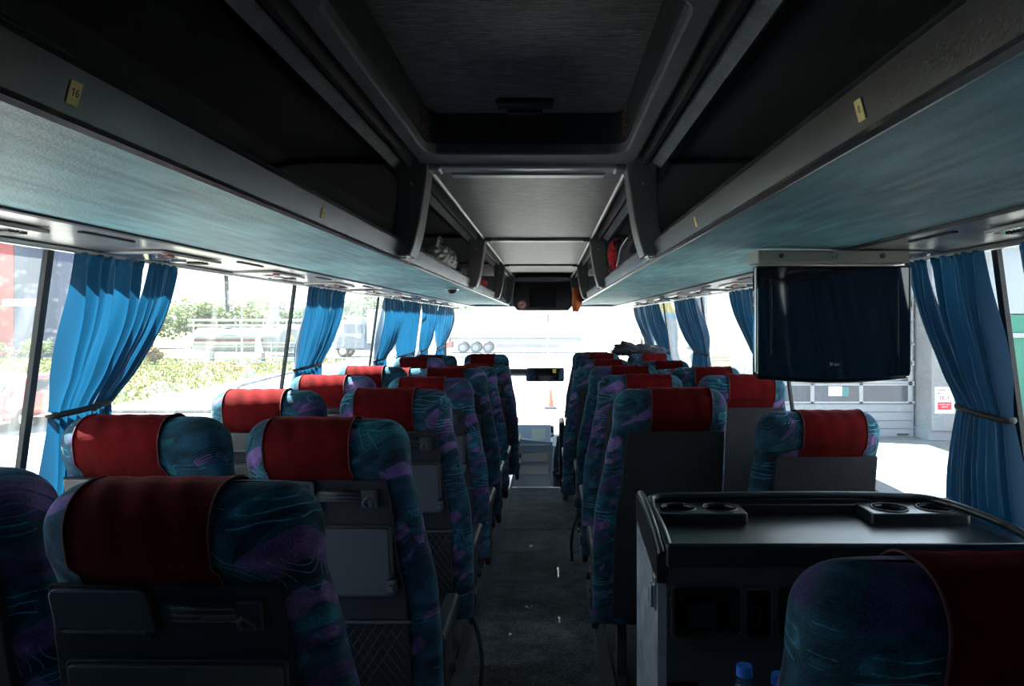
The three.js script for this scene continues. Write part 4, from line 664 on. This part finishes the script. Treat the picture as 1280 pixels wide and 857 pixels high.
{ // gas tank
  const t = thing('gas_tank', 'white horizontal gas tank with red stripe standing on the lawn', 'tank', [-22.1, G, -52]);
  const wh = std({ color: lin(0.20, 0.21, 0.225), roughness: 0.5 }), r = 0.9, cy = 1.58;
  const pr = []; for (let k = 0; k <= 10; k++) { const a = k / 10 * Math.PI / 2; pr.push(new THREE.Vector2(Math.max(0.001, r * Math.sin(a)), -2.95 - 0.5 * Math.cos(a))); } for (let k = 0; k <= 10; k++) { const a = Math.PI / 2 * (1 - k / 10); pr.push(new THREE.Vector2(Math.max(0.001, r * Math.sin(a)), 2.95 + 0.5 * Math.cos(a))); }
  const tg = new THREE.LatheGeometry(pr, 48); tg.rotateZ(Math.PI / 2); tg.translate(0, cy, 0); mesh('tank_body', tg, wh, t);
  const band = (x0, x1, a0, a1, rr_) => surf((u, v) => { const a = lerp(a0, a1, v); return [lerp(x0, x1, u), cy + rr_ * Math.sin(a), rr_ * Math.cos(a)]; }, 8, 8);
  mesh('red_stripe', band(-3.0, 1.9, -0.06, 0.10, r + 0.006), std({ color: lin(0.13, 0.02, 0.025), roughness: 0.6 }), t);
  mesh('small_lettering', band(-1.9, 0.5, -0.32, -0.20, r + 0.006), std({ roughness: 0.6, map: canvasTex(512, 32, (c, w, h) => { c.fillStyle = '#c6cbd0'; c.fillRect(0, 0, w, h); c.fillStyle = '#555a66'; for (let x = 8; x < 500; x += 13) if (x < 190 || (x > 215 && x < 400) || x > 425) { c.fillRect(x, 7, 3, 18); c.fillRect(x + 3, 7 + (x % 3) * 6, 5, 4); if (x % 2) c.fillRect(x + 6, 10, 3, 14); } }) }), t);
  mesh('name_plate', box(1.2, 0.16, 0.02, -0.7, cy + 0.40, 0.80, 0.01), std({ color: lin(0.35, 0.45, 0.42), roughness: 0.6 }), t);
  mesh('manhole', [cyl(0.42, 0.46, 0.14, -0.9, cy + r + 0.02, 0, 24), cyl(0.34, 0.34, 0.08, -0.9, cy + r + 0.13, 0, 24)], wh, t);
  mesh('vent_pipe', cyl(0.06, 0.06, 0.8, -0.45, cy + r + 0.5, 0, 12), wh, t);
  for (const x of [-2.15, 1.55]) { mesh('saddle', bb(x - 0.18, x + 0.18, 0.62, 1.0, -0.7, 0.7, 0.02), wh, t); for (const z of [-0.5, 0.5]) { const l = mesh('leg', bb(x - 0.11 + z * 0.4, x + 0.11 + z * 0.4, 0.28, 0.9, z - 0.1, z + 0.1, 0.02), wh, t); mesh('green_foot', bb(x - 0.12 + z * 0.4, x + 0.12 + z * 0.4, 0.0, 0.36, z - 0.12, z + 0.12, 0.02), std({ color: lin(0.03, 0.13, 0.09), roughness: 0.7 }), l); } }
  mesh('slab', bb(-3.9, 3.6, 0.02, 0.09, -1.6, 1.6), std({ color: lin(0.25, 0.28, 0.30), roughness: 0.9 }), t);
  mesh('valve_pipe', tube([[2.3, 0.9, 0.6], [2.5, 0.5, 0.7], [3.2, 0.45, 0.7], [3.6, 0.3, 0.7]], 0.05, 24, 8), M.darkMetal, t);
  mesh('white_board', ext([[1.35, 0.75], [1.95, 0.75], [1.62, 1.95], [1.4, 1.95]], 0.95, 1.0), std({ color: lin(0.8, 0.8, 0.8), roughness: 0.7 }), t);
}
{ // thin fence round the tank
  const t = thing('wire_fence', 'thin wire fence on posts around the gas tank', 'fence', [0, G, 0]), wm = std({ color: lin(0.4, 0.42, 0.45), metalness: 0.3, roughness: 0.6 });
  const xs = [-25.4, -23.4, -21.4, -19.0, -17.0]; for (const x of xs) mesh('post', cyl(0.035, 0.035, 1.5, x, 0.75, -49.5, 8), wm, t);
  for (const y of [0.4, 0.8, 1.2, 1.45]) mesh('wire', cyl(0.008, 0.008, 8.4, -21.2, y, -49.5, 5, 'x'), wm, t);
  for (const [x, z] of [[-25.4, -53.5], [-25.4, -51.5]]) mesh('post', cyl(0.035, 0.035, 1.5, x, 0.75, z, 8), wm, t);
}
{ const t = thing('lightning_rod', 'thin tall grey rod standing before the gas tank', 'pole', [-19.1, G, -45]); mesh('shaft', [cyl(0.05, 0.09, 2.0, 0, 1.0, 0, 10), cyl(0.02, 0.05, 2.3, 0, 3.1, 0, 8)], std({ color: lin(0.30, 0.32, 0.38), roughness: 0.6 }), t); mesh('foot_block', box(0.7, 0.16, 0.6, -0.1, 0.08, 0, 0.03), std({ color: lin(0.5, 0.5, 0.5), roughness: 0.9 }), t); }
for (const [x, z, tx, h, r0, col, lb] of [[-35.5, -80, -0.35, 10, 0.24, [0.05, 0.055, 0.06], 'dark wooden utility pole standing behind the gas tank'], [-27.4, -70, 1.1, 8.5, 0.16, [0.16, 0.17, 0.19], 'leaning grey brace pole beside the pale lamp pole'], [-26.3, -70, 0.0, 9.5, 0.14, [0.32, 0.38, 0.46], 'pale blue grey lamp pole beside the leaning pole']]) {
  const t = thing('utility_pole', lb, 'pole', [x, G, z], 'poles beyond the lawn');
  mesh('shaft', tube([[0, 0, 0], [tx * 0.5, h / 2, 0], [tx, h, 0]], r0, 8, 10), std({ color: lin(...col), roughness: 0.9 }), t);
  mesh('base_collar', cyl(r0 * 1.25, r0 * 1.35, 0.7, 0, 0.35, 0, 12), std({ color: lin(0.25, 0.25, 0.25), roughness: 0.9 }), t);
  mesh('insulator_arm', [box(1.2, 0.1, 0.1, tx, h - 0.4, 0, 0.02)], M.darkMetal, t);
}
{ const t = thing('pipe_rail', 'white horizontal pipe rail before the bushes', 'rail', [0, G, -68]), wm = std({ color: lin(0.6, 0.62, 0.62), roughness: 0.7 }); for (const y of [2.55, 3.05]) mesh('pipe', cyl(0.09, 0.09, 12, -28, y, 0, 8, 'x'), wm, t); for (let x = -33.5; x < -22; x += 2.2) mesh('upright', cyl(0.06, 0.06, 3.05, x, 1.52, 0, 8), wm, t); }
{ const t = thing('blue_container', 'blue ribbed container beyond the lawn', 'container', [-32.7, G, -90]), bm = std({ color: lin(0.06, 0.16, 0.42), roughness: 0.6 }); mesh('box_body', box(2.2, 2.6, 4, 0, 3.0, 0, 0.05), bm, t); for (let k = 0; k < 7; k++) mesh('rib', box(0.08, 2.5, 0.06, -1 + k * 0.33, 3.0, 2.02, 0.01), bm, t); mesh('stand', [bb(-1, -0.8, 0, 1.7, 1.6, 1.8), bb(0.8, 1, 0, 1.7, 1.6, 1.8), bb(-1, -0.8, 0, 1.7, -1.8, -1.6), bb(0.8, 1, 0, 1.7, -1.8, -1.6)], M.darkMetal, t); mesh('mast', cyl(0.06, 0.08, 1.2, -0.3, 4.8, 0, 8), M.darkMetal, t); }
{ const t = thing('kiosk', 'small white roofed kiosk beside the gas tank', 'kiosk', [-21.4, G, -60]); mesh('roof', [ext([[-0.9, 2.3], [0.9, 2.3], [0.8, 2.55], [0, 2.7], [-0.7, 2.6]], -0.8, 0.8)], std({ color: lin(0.7, 0.7, 0.68), roughness: 0.7 }), t); mesh('cabinet_body', bb(-0.55, 0.7, 0.3, 2.3, -0.6, 0.5, 0.03), std({ color: lin(0.22, 0.23, 0.25), roughness: 0.7 }), t); mesh('yellow_plate', box(0.3, 0.35, 0.03, 0.25, 1.6, 0.52, 0.01), std({ color: lin(0.7, 0.5, 0.05), roughness: 0.6 }), t); mesh('shelf', bb(-1.1, 0.7, 0.75, 0.9, -0.5, 0.9, 0.02), M.darkMetal, t); mesh('foot', bb(-0.4, 0.6, 0, 0.3, -0.5, 0.4), M.darkMetal, t); }
// bushes and trees: leaf clusters
function bush(name, label, cat, x, z, rx, ry, rz, n, col, group, trunk) {
  const t = thing(name, label, cat, [x, G, z], group), P = [], Nn = [], C = [];
  const lobes = []; for (let k = 0; k < 9; k++) lobes.push([rr(-0.6, 0.6), rr(-0.3, 0.75), rr(-0.6, 0.6), rr(0.35, 0.62)]);
  const leaf = Math.min(rx, ry) * 0.085 + 0.05;
  for (let k = 0; k < n; k++) {
    const L = lobes[k % lobes.length], a = rnd() * 6.283, c = rr(-1, 1), q = Math.sqrt(1 - c * c), rad = L[3] * Math.pow(rnd(), 0.25);
    const px = (L[0] + rad * q * Math.cos(a)) * rx, py = Math.max(0.05, ry * (1.0 + (L[1] + rad * c) * 0.95) * 0.98 + (trunk ?? 0)), pz = (L[2] + rad * q * Math.sin(a)) * rz;
    const u = V(rr(-1, 1), rr(-0.6, 0.6), rr(-1, 1)).normalize().multiplyScalar(leaf * rr(0.7, 1.4)), w = V(rr(-1, 1), rr(-1, 1), rr(-1, 1)).cross(u).normalize().multiplyScalar(leaf * rr(0.35, 0.6)), o = V(px, py, pz);
    const tone = rr(0.65, 1.35), yl = rr(0.8, 1.3), cc = [col[0] * tone * yl, col[1] * tone, col[2] * tone];
    const pts = [o.clone().sub(u), o.clone().sub(w), o.clone().add(u), o.clone().add(w)];
    for (const i of [0, 1, 2, 0, 2, 3]) { P.push(pts[i].x, pts[i].y, pts[i].z); C.push(...cc); }
  }
  const g = new THREE.BufferGeometry(); g.setAttribute('position', new THREE.Float32BufferAttribute(P, 3)); g.setAttribute('color', new THREE.Float32BufferAttribute(C, 3)); g.computeVertexNormals();
  mesh('foliage', g, leafMat, t).userData.kind = 'stuff';
  mesh('stem', [tube([[0, 0, 0], [0.05 * rx, ry * 0.5 + (trunk ?? 0) * 0.6, 0], [0, ry + (trunk ?? 0), 0]], 0.05 * rx + 0.03, 8, 7), tube([[0, ry * 0.3, 0], [0.3 * rx, ry * 0.9, 0.1 * rz], [0.45 * rx, ry * 1.3, 0]], 0.03 * rx, 8, 6)], std({ color: lin(0.08, 0.06, 0.04), roughness: 1 }), t);
}
const leafMat = phy({ color: 0xffffff, vertexColors: true, roughness: 0.9, transmission: 0.3, thickness: 0 });
const bushSpots = [[-46.5, -78, 3.6, 2.5], [-42.5, -77, 3.2, 2.3], [-39, -79, 3.4, 2.7], [-36, -80, 3.0, 2.2], [-32.4, -82, 3.2, 2.1], [-51, -78, 4, 2.6], [-29, -84, 2.8, 2.2]];
bushSpots.forEach(([x, z, r, h], k) => bush('willow_bush', 'pale green rounded bush in the hedge row behind the tank', 'bush', x, z, r, h, r, 2600, [0.13, 0.18, 0.075], 'bushes behind the tank'));
for (let k = 0; k < 9; k++) bush('far_tree', 'hazy green tree in the far tree line beyond the bushes', 'tree', -66 + k * 6.2, -118 - (k % 3) * 5, 4.6, 3.2, 4.6, 1500, [0.11, 0.15, 0.07], 'far tree line', 0.6);
bush('yellow_shrub', 'small round yellow brown shrub on the lawn beside sign posts', 'shrub', -26.2, -48, 0.68, 0.62, 0.6, 1500, [0.17, 0.11, 0.02]);
for (const x of [-27.6, -26.9]) { const t = thing('sign_post', 'short grey sign post beside the yellow shrub', 'post', [x, G, -47], 'sign posts by the shrub'); mesh('shaft', cyl(0.04, 0.04, 1.5, 0, 0.75, 0, 8), M.darkMetal, t); mesh('plate', ext([[-0.3, 1.75], [0.3, 1.75], [0, 1.3]], -0.01, 0.01), M.darkMetal, t); }
// car behind the near tank-side curtain
function wheel(r, w, x, y, z, ax, hubMat, parent, tyreMat) { const g = new THREE.TorusGeometry(r * 0.78, r * 0.24, 10, 28); g.scale(1, 1, w / (r * 0.48)); if (ax === 'x') g.rotateY(Math.PI / 2); g.translate(x, y, z); const m = mesh('wheel', g, tyreMat ?? M.rubber, parent); mesh('hub', cyl(r * 0.58, r * 0.58, w * 0.7, x, y, z, 20, ax), hubMat, m); return m; }
{
  const t = thing('red_car', 'red car parked beyond the tied curtain on the tank side', 'car', [-14.9, G, -20.6]);
  const s = new THREE.Shape(); s.moveTo(-2.05, 0.3); s.lineTo(2.05, 0.3); s.quadraticCurveTo(2.12, 0.7, 1.95, 0.86); s.lineTo(1.0, 0.95); s.quadraticCurveTo(0.4, 1.44, -0.2, 1.45); s.quadraticCurveTo(-1.3, 1.46, -1.75, 1.0); s.quadraticCurveTo(-2.15, 0.9, -2.05, 0.3);
  const g = new THREE.ExtrudeGeometry(s, { depth: 1.5, bevelEnabled: true, bevelSize: 0.1, bevelThickness: 0.1, bevelSegments: 3, bevelOffset: -0.1, curveSegments: 10 }); g.translate(0, 0, -0.75); g.rotateY(Math.PI / 2);
  mesh('car_body', uvBox(g), phy({ color: lin(0.35, 0.04, 0.05), roughness: 0.3, clearcoat: 1 }), t);
  mesh('rear_window', (() => { const q = bb(-0.6, 0.6, 0, 0.34, -0.02, 0.02, 0.01); q.rotateX(-0.7); q.translate(0, 1.02, 1.72); return q; })(), phy({ color: lin(0.03, 0.04, 0.06), roughness: 0.08 }), t);
  mesh('side_window', [bb(0.845, 0.86, 0.98, 1.30, -0.5, 1.0, 0.01), bb(-0.86, -0.845, 0.98, 1.30, -0.5, 1.0, 0.01)], phy({ color: lin(0.03, 0.04, 0.06), roughness: 0.08 }), t);
  mesh('tail_lamp', [bb(0.55, 0.8, 0.78, 0.92, 1.98, 2.06, 0.02), bb(-0.8, -0.55, 0.78, 0.92, 1.98, 2.06, 0.02)], std({ color: lin(0.5, 0.02, 0.02), roughness: 0.3 }), t);
  mesh('bumper', bb(-0.85, 0.85, 0.32, 0.52, 1.98, 2.10, 0.05), std({ color: lin(0.35, 0.40, 0.5), roughness: 0.5 }), t);
  for (const x of [-0.78, 0.78]) for (const z of [-1.25, 1.25]) wheel(0.31, 0.2, x, 0.31, z, 'x', M.metal, t);
}
{ // white truck seen between the curtains
  const t = thing('white_truck', 'white truck with blue cab windows parked on the yard', 'truck', [-15.6, G, -60]); const wh = std({ color: lin(0.22, 0.24, 0.29), roughness: 0.5 }), gl = phy({ color: lin(0.03, 0.05, 0.09), roughness: 0.1 });
  mesh('cab', [ext([[-2.0, 0.7], [0.6, 0.7], [0.6, 3.2], [-0.6, 3.35], [-1.1, 2.9], [-1.45, 2.0], [-2.05, 1.85]], -1.1, 1.1, 0.06)], wh, t);
  mesh('side_window', [bb(-1.05, -0.15, 1.95, 2.7, 1.08, 1.12, 0.02), bb(-0.0, 0.45, 1.95, 2.7, 1.08, 1.12, 0.02)], gl, t);
  mesh('windscreen', (() => { const q = bb(-0.03, 0.03, 0, 0.95, -0.95, 0.95); q.rotateZ(-0.36); q.translate(-1.47, 2.02, 0); return q; })(), gl, t);
  mesh('cargo_box', bb(0.8, 7.2, 1.15, 3.9, -1.2, 1.2, 0.05), std({ color: lin(0.5, 0.52, 0.56), roughness: 0.6 }), t);
  mesh('chassis', bb(-1.9, 7.0, 0.55, 1.1, -0.9, 0.9, 0.05), std({ color: lin(0.09, 0.10, 0.13), roughness: 0.7 }), t);
  mesh('grille', [bb(-2.15, -2.0, 0.65, 1.05, -1.0, 1.0, 0.03), bb(-2.12, -2.02, 1.2, 1.7, -0.8, 0.8, 0.03)], M.metal, t);
  mesh('sun_visor', bb(-1.5, -0.7, 3.3, 3.42, -1.0, 1.0, 0.03), wh, t);
  for (const x of [-1.2, 4.6, 5.8]) for (const z of [-0.95, 0.95]) wheel(0.5, 0.3, x, 0.5, z, 'z', M.metal, t);
}
{ // trailer seen through the windshield; bed, load and tyre colours lightened as veiling glare
  const t = thing('truck_trailer', 'flatbed trailer painted pale for glare with three wheels and red end, seen through the windshield', 'trailer', [-6.4, G, -68]); const pm = std({ color: lin(0.24, 0.25, 0.28), roughness: 0.7 });
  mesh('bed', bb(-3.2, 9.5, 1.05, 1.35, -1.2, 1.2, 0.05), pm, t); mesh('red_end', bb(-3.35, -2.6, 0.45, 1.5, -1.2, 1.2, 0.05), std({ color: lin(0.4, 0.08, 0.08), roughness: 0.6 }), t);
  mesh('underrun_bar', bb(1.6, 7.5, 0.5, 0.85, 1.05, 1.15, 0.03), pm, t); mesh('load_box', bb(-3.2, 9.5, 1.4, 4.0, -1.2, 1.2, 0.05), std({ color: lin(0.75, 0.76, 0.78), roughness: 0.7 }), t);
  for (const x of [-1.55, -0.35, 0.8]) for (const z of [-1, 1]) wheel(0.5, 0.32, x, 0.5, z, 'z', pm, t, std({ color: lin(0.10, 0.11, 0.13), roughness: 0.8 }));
}
{ const t = thing('traffic_cone', 'orange traffic cone on black base ahead of the coach', 'cone', [0.12, G, -24]); mesh('cone', new THREE.LatheGeometry([[0.11, 0.03], [0.10, 0.2], [0.05, 0.6], [0.035, 0.66], [0.001, 0.66]].map((p) => new THREE.Vector2(...p)), 24), std({ color: lin(0.62, 0.06, 0.015), roughness: 0.6 }), t); mesh('base_plate', box(0.4, 0.09, 0.4, 0, 0.045, 0, 0.02), M.rubber, t); mesh('top_knob', new THREE.SphereGeometry(0.05, 12, 8).translate(0, 0.95, 0), M.rubber, t); mesh('stick', cyl(0.012, 0.012, 0.3, 0, 0.8, 0, 8), std({ color: lin(0.7, 0.7, 0.7), roughness: 0.7 }), t); }
{ const t = thing('far_building', 'low pale building with light blue roof band far ahead of the coach', 'building', [7, G, -130]); mesh('wall', bb(-8, 6, 0, 3.0, -4, 4), std({ color: lin(0.7, 0.7, 0.7), roughness: 0.9 }), t); mesh('roof_band', bb(-8.3, 6.3, 3.0, 4.0, -4.3, 4.3, 0.05), std({ color: lin(0.42, 0.58, 0.66), roughness: 0.7 }), t); for (const x of [0.5, 4]) mesh('window', bb(x, x + 1.4, 1.2, 2.1, 3.98, 4.05), std({ color: lin(0.3, 0.33, 0.36), roughness: 0.3 }), t); }
{ const t = thing('red_post', 'thin red marker post ahead of the coach', 'post', [-0.0, G, -60]); mesh('shaft', cyl(0.05, 0.05, 3.35, 0, 1.68, 0, 8), std({ color: lin(0.6, 0.6, 0.6), roughness: 0.7 }), t); mesh('red_tip', cyl(0.07, 0.07, 0.6, 0, 3.2, 0, 8), std({ color: lin(0.55, 0.06, 0.05), roughness: 0.7 }), t); }
{ const t = thing('dark_hall', 'dark blue hall with red bay standing beyond the low hedge', 'building', [-50, G, -60]); const bm = std({ color: lin(0.035, 0.045, 0.10), roughness: 0.6 }), rm = std({ color: lin(0.26, 0.03, 0.035), roughness: 0.6 });
  for (let k = 0; k < 6; k++) mesh('wall_panel', bb(-13 + k * 3.7, -9.35 + k * 3.7, 0, 9.6, -7, 0, 0.05), k === 4 ? rm : bm, t);
  mesh('roof_edge', bb(-13.3, 9.5, 9.6, 10.1, -7.2, 0.3, 0.05), bm, t); mesh('white_sign', bb(4.6, 7.4, 4.2, 4.8, 0.0, 0.12, 0.03), std({ color: lin(0.45, 0.5, 0.45), roughness: 0.6 }), t); }
for (let k = 0; k < 4; k++) bush('low_hedge', 'low green hedge clump before the dark blue hall', 'hedge', -38.5 - k * 3.6, -54.5, 2.0, 0.85, 0.8, 900, [0.12, 0.17, 0.05], 'hedge before the hall');
// garage building on the television side
{
  const t = thing('garage_building', 'pale garage with sectional door, corner block and poster beside the yard', 'garage', [0, G, -18]);
  const wl = std({ color: lin(0.22, 0.235, 0.275), map: asphaltTex, roughness: 0.9 }), dr = std({ color: lin(0.235, 0.25, 0.285), roughness: 0.6 }), gl = phy({ color: lin(0.07, 0.077, 0.10), roughness: 0.12 }), fr = std({ color: lin(0.31, 0.325, 0.35), roughness: 0.6 });
  mesh('wall', [bb(5.3, 5.9, 0, 5.0, -0.15, -6), bb(5.9, 9.35, 4.2, 5.0, -0.15, -6), bb(5.3, 9.5, 0, 5.0, -5.9, -6.1)], wl, t);
  const rows = [[0, 0.40], [0.41, 0.83], [0.84, 1.34], [1.35, 1.85], [1.86, 2.36], [2.37, 2.9], [2.91, 3.5], [3.51, 4.2]];
  const door = mesh('sectional_door', bb(5.9, 9.30, 0, 4.2, -0.28, -0.22), dr, t);
  rows.forEach(([a, b], r) => {
    if (r === 2 || r === 3 || r === 4) { const xs = [5.95, 6.72, 7.95, 9.19]; mesh('window_frame', [bb(5.9, 9.3, a, a + 0.05, -0.22, -0.16, 0.008), bb(5.9, 9.3, b - 0.05, b, -0.22, -0.16, 0.008), ...xs.map((x) => bb(x - 0.05, x + 0.05, a, b, -0.22, -0.16, 0.008))], fr, door); for (let k = 0; k < 3; k++) mesh('pane', bb(xs[k] + 0.05, xs[k + 1] - 0.05, a + 0.05, b - 0.05, -0.21, -0.195), gl, door); }
    else { for (const [p, q] of [[a, (a + b) / 2 - 0.01], [(a + b) / 2 + 0.01, b - 0.01]]) mesh('panel', bb(5.92, 9.28, p, q, -0.22, -0.18, 0.01), dr, door); }
  });
  mesh('door_notice', box(0.34, 0.24, 0.01, 7.30, 1.15, -0.18, 0.003), std({ color: lin(0.75, 0.76, 0.85), roughness: 0.7 }), t);
  mesh('green_notice', box(0.17, 0.24, 0.01, 7.56, 1.14, -0.185, 0.003), std({ color: lin(0.07, 0.2, 0.22), roughness: 0.7 }), t);
  mesh('maker_plate', box(0.28, 0.05, 0.01, 9.0, 0.06, -0.16, 0.003), M.rubber, t);
  mesh('corner_block', bb(9.35, 10.75, 0.25, 5.0, -6, 0.55, 0.02), std({ color: lin(0.34, 0.34, 0.36), map: asphaltTex, roughness: 0.9 }), t);
  mesh('plinth', bb(9.32, 10.85, 0, 0.25, -6, 0.45, 0.02), std({ color: lin(0.22, 0.23, 0.26), roughness: 0.9 }), t);
  mesh('poster', new THREE.PlaneGeometry(0.46, 0.62).translate(9.66, 1.0, 0.558), std({ roughness: 0.6, map: canvasTex(192, 256, (c) => { c.fillStyle = '#dfe3ea'; c.fillRect(0, 0, 192, 256); c.fillStyle = '#c25a5a'; c.fillRect(20, 18, 90, 14); c.fillRect(118, 20, 50, 10); c.fillStyle = '#8a5560'; c.fillRect(24, 52, 24, 16); c.fillStyle = '#b9606a'; c.fillRect(44, 84, 44, 36); c.fillRect(128, 84, 14, 40); c.fillStyle = '#dfe3ea'; c.fillRect(60, 92, 10, 20); c.fillStyle = '#cc2b36'; c.fillRect(24, 146, 142, 78); c.fillStyle = '#e8a0a4'; c.fillRect(40, 166, 60, 9); c.fillRect(108, 166, 40, 9); c.fillRect(62, 190, 66, 9); }) }), t);
  mesh('poster_board', box(0.5, 0.66, 0.012, 9.66, 1.0, 0.55, 0.003), fr, t);
  mesh('roof_edge', bb(5.2, 16.2, 5.0, 5.3, 0.75, -6.2, 0.04), wl, t);
  // shop front with green band
  const pw_ = std({ color: lin(0.28, 0.31, 0.35), roughness: 0.5 }), gr = std({ color: lin(0.02, 0.16, 0.11), roughness: 0.45 });
  for (let k = 0; k < 4; k++) { mesh('white_panel', bb(10.9 + k * 1.25, 12.13 + k * 1.25, 3.1, 4.95, -0.1, 0.1, 0.01), pw_, t); mesh('green_panel', [bb(10.9 + k * 1.25, 12.13 + k * 1.25, 2.62, 3.08, -0.1, 0.08, 0.01), bb(10.9 + k * 1.25, 12.13 + k * 1.25, 0.0, 2.5, -0.1, 0.08, 0.01)], gr, t); }
  mesh('white_rail', bb(10.9, 15.9, 2.5, 2.62, -0.05, 0.14, 0.01), fr, t);
  mesh('rear_mass', bb(10.8, 16, 0, 5.0, -6, -0.1), wl, t);
}
{ // pale hall farther along, with a banner
  const t = thing('pale_hall', 'tall pale panelled hall behind the notice board, blue banner on it', 'building', [0, G, -34]); const pm = std({ color: lin(0.24, 0.265, 0.325), roughness: 0.7 });
  for (let k = 0; k < 5; k++) mesh('wall_panel', bb(7.2 + k * 1.5, 8.68 + k * 1.5, 0, 7.5, -1, 0, 0.02), pm, t);
  mesh('side_panel', bb(5.0, 7.18, 0, 7.2, -1.6, -0.5, 0.02), std({ color: lin(0.35, 0.365, 0.39), roughness: 0.7 }), t);
  mesh('banner', bb(5.3, 6.4, 3.1, 4.1, -0.48, -0.44), std({ color: lin(0.22, 0.36, 0.55), roughness: 0.6 }), t);
  for (let k = 0; k < 4; k++) mesh('yellow_letter', ext([[5.36 + k * 0.25, 3.3], [5.42 + k * 0.25, 3.3], [5.42 + k * 0.25, 3.65], [5.52 + k * 0.25, 3.3], [5.57 + k * 0.25, 3.3], [5.57 + k * 0.25, 3.8], [5.51 + k * 0.25, 3.8], [5.51 + k * 0.25, 3.5], [5.42 + k * 0.25, 3.8], [5.36 + k * 0.25, 3.8]], -0.45, -0.42), std({ color: lin(0.75, 0.55, 0.03), roughness: 0.6 }), t);
}
{
  const t = thing('notice_board', 'long white notice board with slanted lines and rows of dots', 'board', [4.5, G, -16.8]);
  mesh('board', bb(-0.66, 0.78, 0.95, 2.15, -0.05, 0, 0.01), std({ color: lin(0.55, 0.56, 0.58), roughness: 0.7 }), t);
  mesh('print', new THREE.PlaneGeometry(1.40, 1.16).translate(0.06, 1.55, 0.004), std({ roughness: 0.7, map: canvasTex(1024, 512, (c) => { c.fillStyle = '#c2c3c7'; c.fillRect(0, 0, 1024, 512); c.fillStyle = '#cdc3ae'; c.fillRect(0, 0, 330, 330); c.fillStyle = '#8d8a86'; for (let k = 0; k < 2; k++) for (let x = 20; x < 300; x += 34) c.fillRect(x, 24 + k * 34, 24, 9); c.strokeStyle = '#b5907a'; c.lineWidth = 5; c.beginPath(); c.arc(60, 190, 40, 0, 7); c.stroke(); c.strokeStyle = '#55596a'; c.lineWidth = 7; for (let k = 0; k < 9; k++) { c.beginPath(); c.moveTo(250 + k * 85, 270); c.lineTo(250 + k * 85 + 90 - (k % 3) * 20, 110 + (k % 3) * 40); c.stroke(); } c.fillStyle = '#4a5066'; for (let j = 0; j < 2; j++) for (let k = 0; k < 12; k++) { c.beginPath(); c.arc(250 + k * 64, 370 + j * 64, 10, 0, 7); c.fill(); } }) }), t);
  mesh('post', [bb(-0.6, -0.52, 0, 2.1, -0.1, -0.05), bb(0.62, 0.7, 0, 2.1, -0.1, -0.05)], M.darkMetal, t);
}
{ const t = thing('parking_marking', 'white painted parking lines on the yard before the garage', 'marking', [0, G, 0]); const pm = std({ color: lin(0.75, 0.75, 0.74), map: asphaltTex, roughness: 0.9 }); mesh('long_line', flat([[3, -13.2], [14, -13.2], [14, -13.32], [3, -13.32]], 0.004, 0.006), pm, t); for (let k = 0; k < 5; k++) mesh('slanted_line', flat([[3.6 + k * 1.15, -14.6], [3.75 + k * 1.15, -14.6], [4.6 + k * 1.15, -13.4], [4.45 + k * 1.15, -13.4]], 0.004, 0.006), pm, t); mesh('long_line', flat([[3, -14.7], [14, -14.7], [14, -14.8], [3, -14.8]], 0.004, 0.006), pm, t); }

renderer.render(scene, camera);
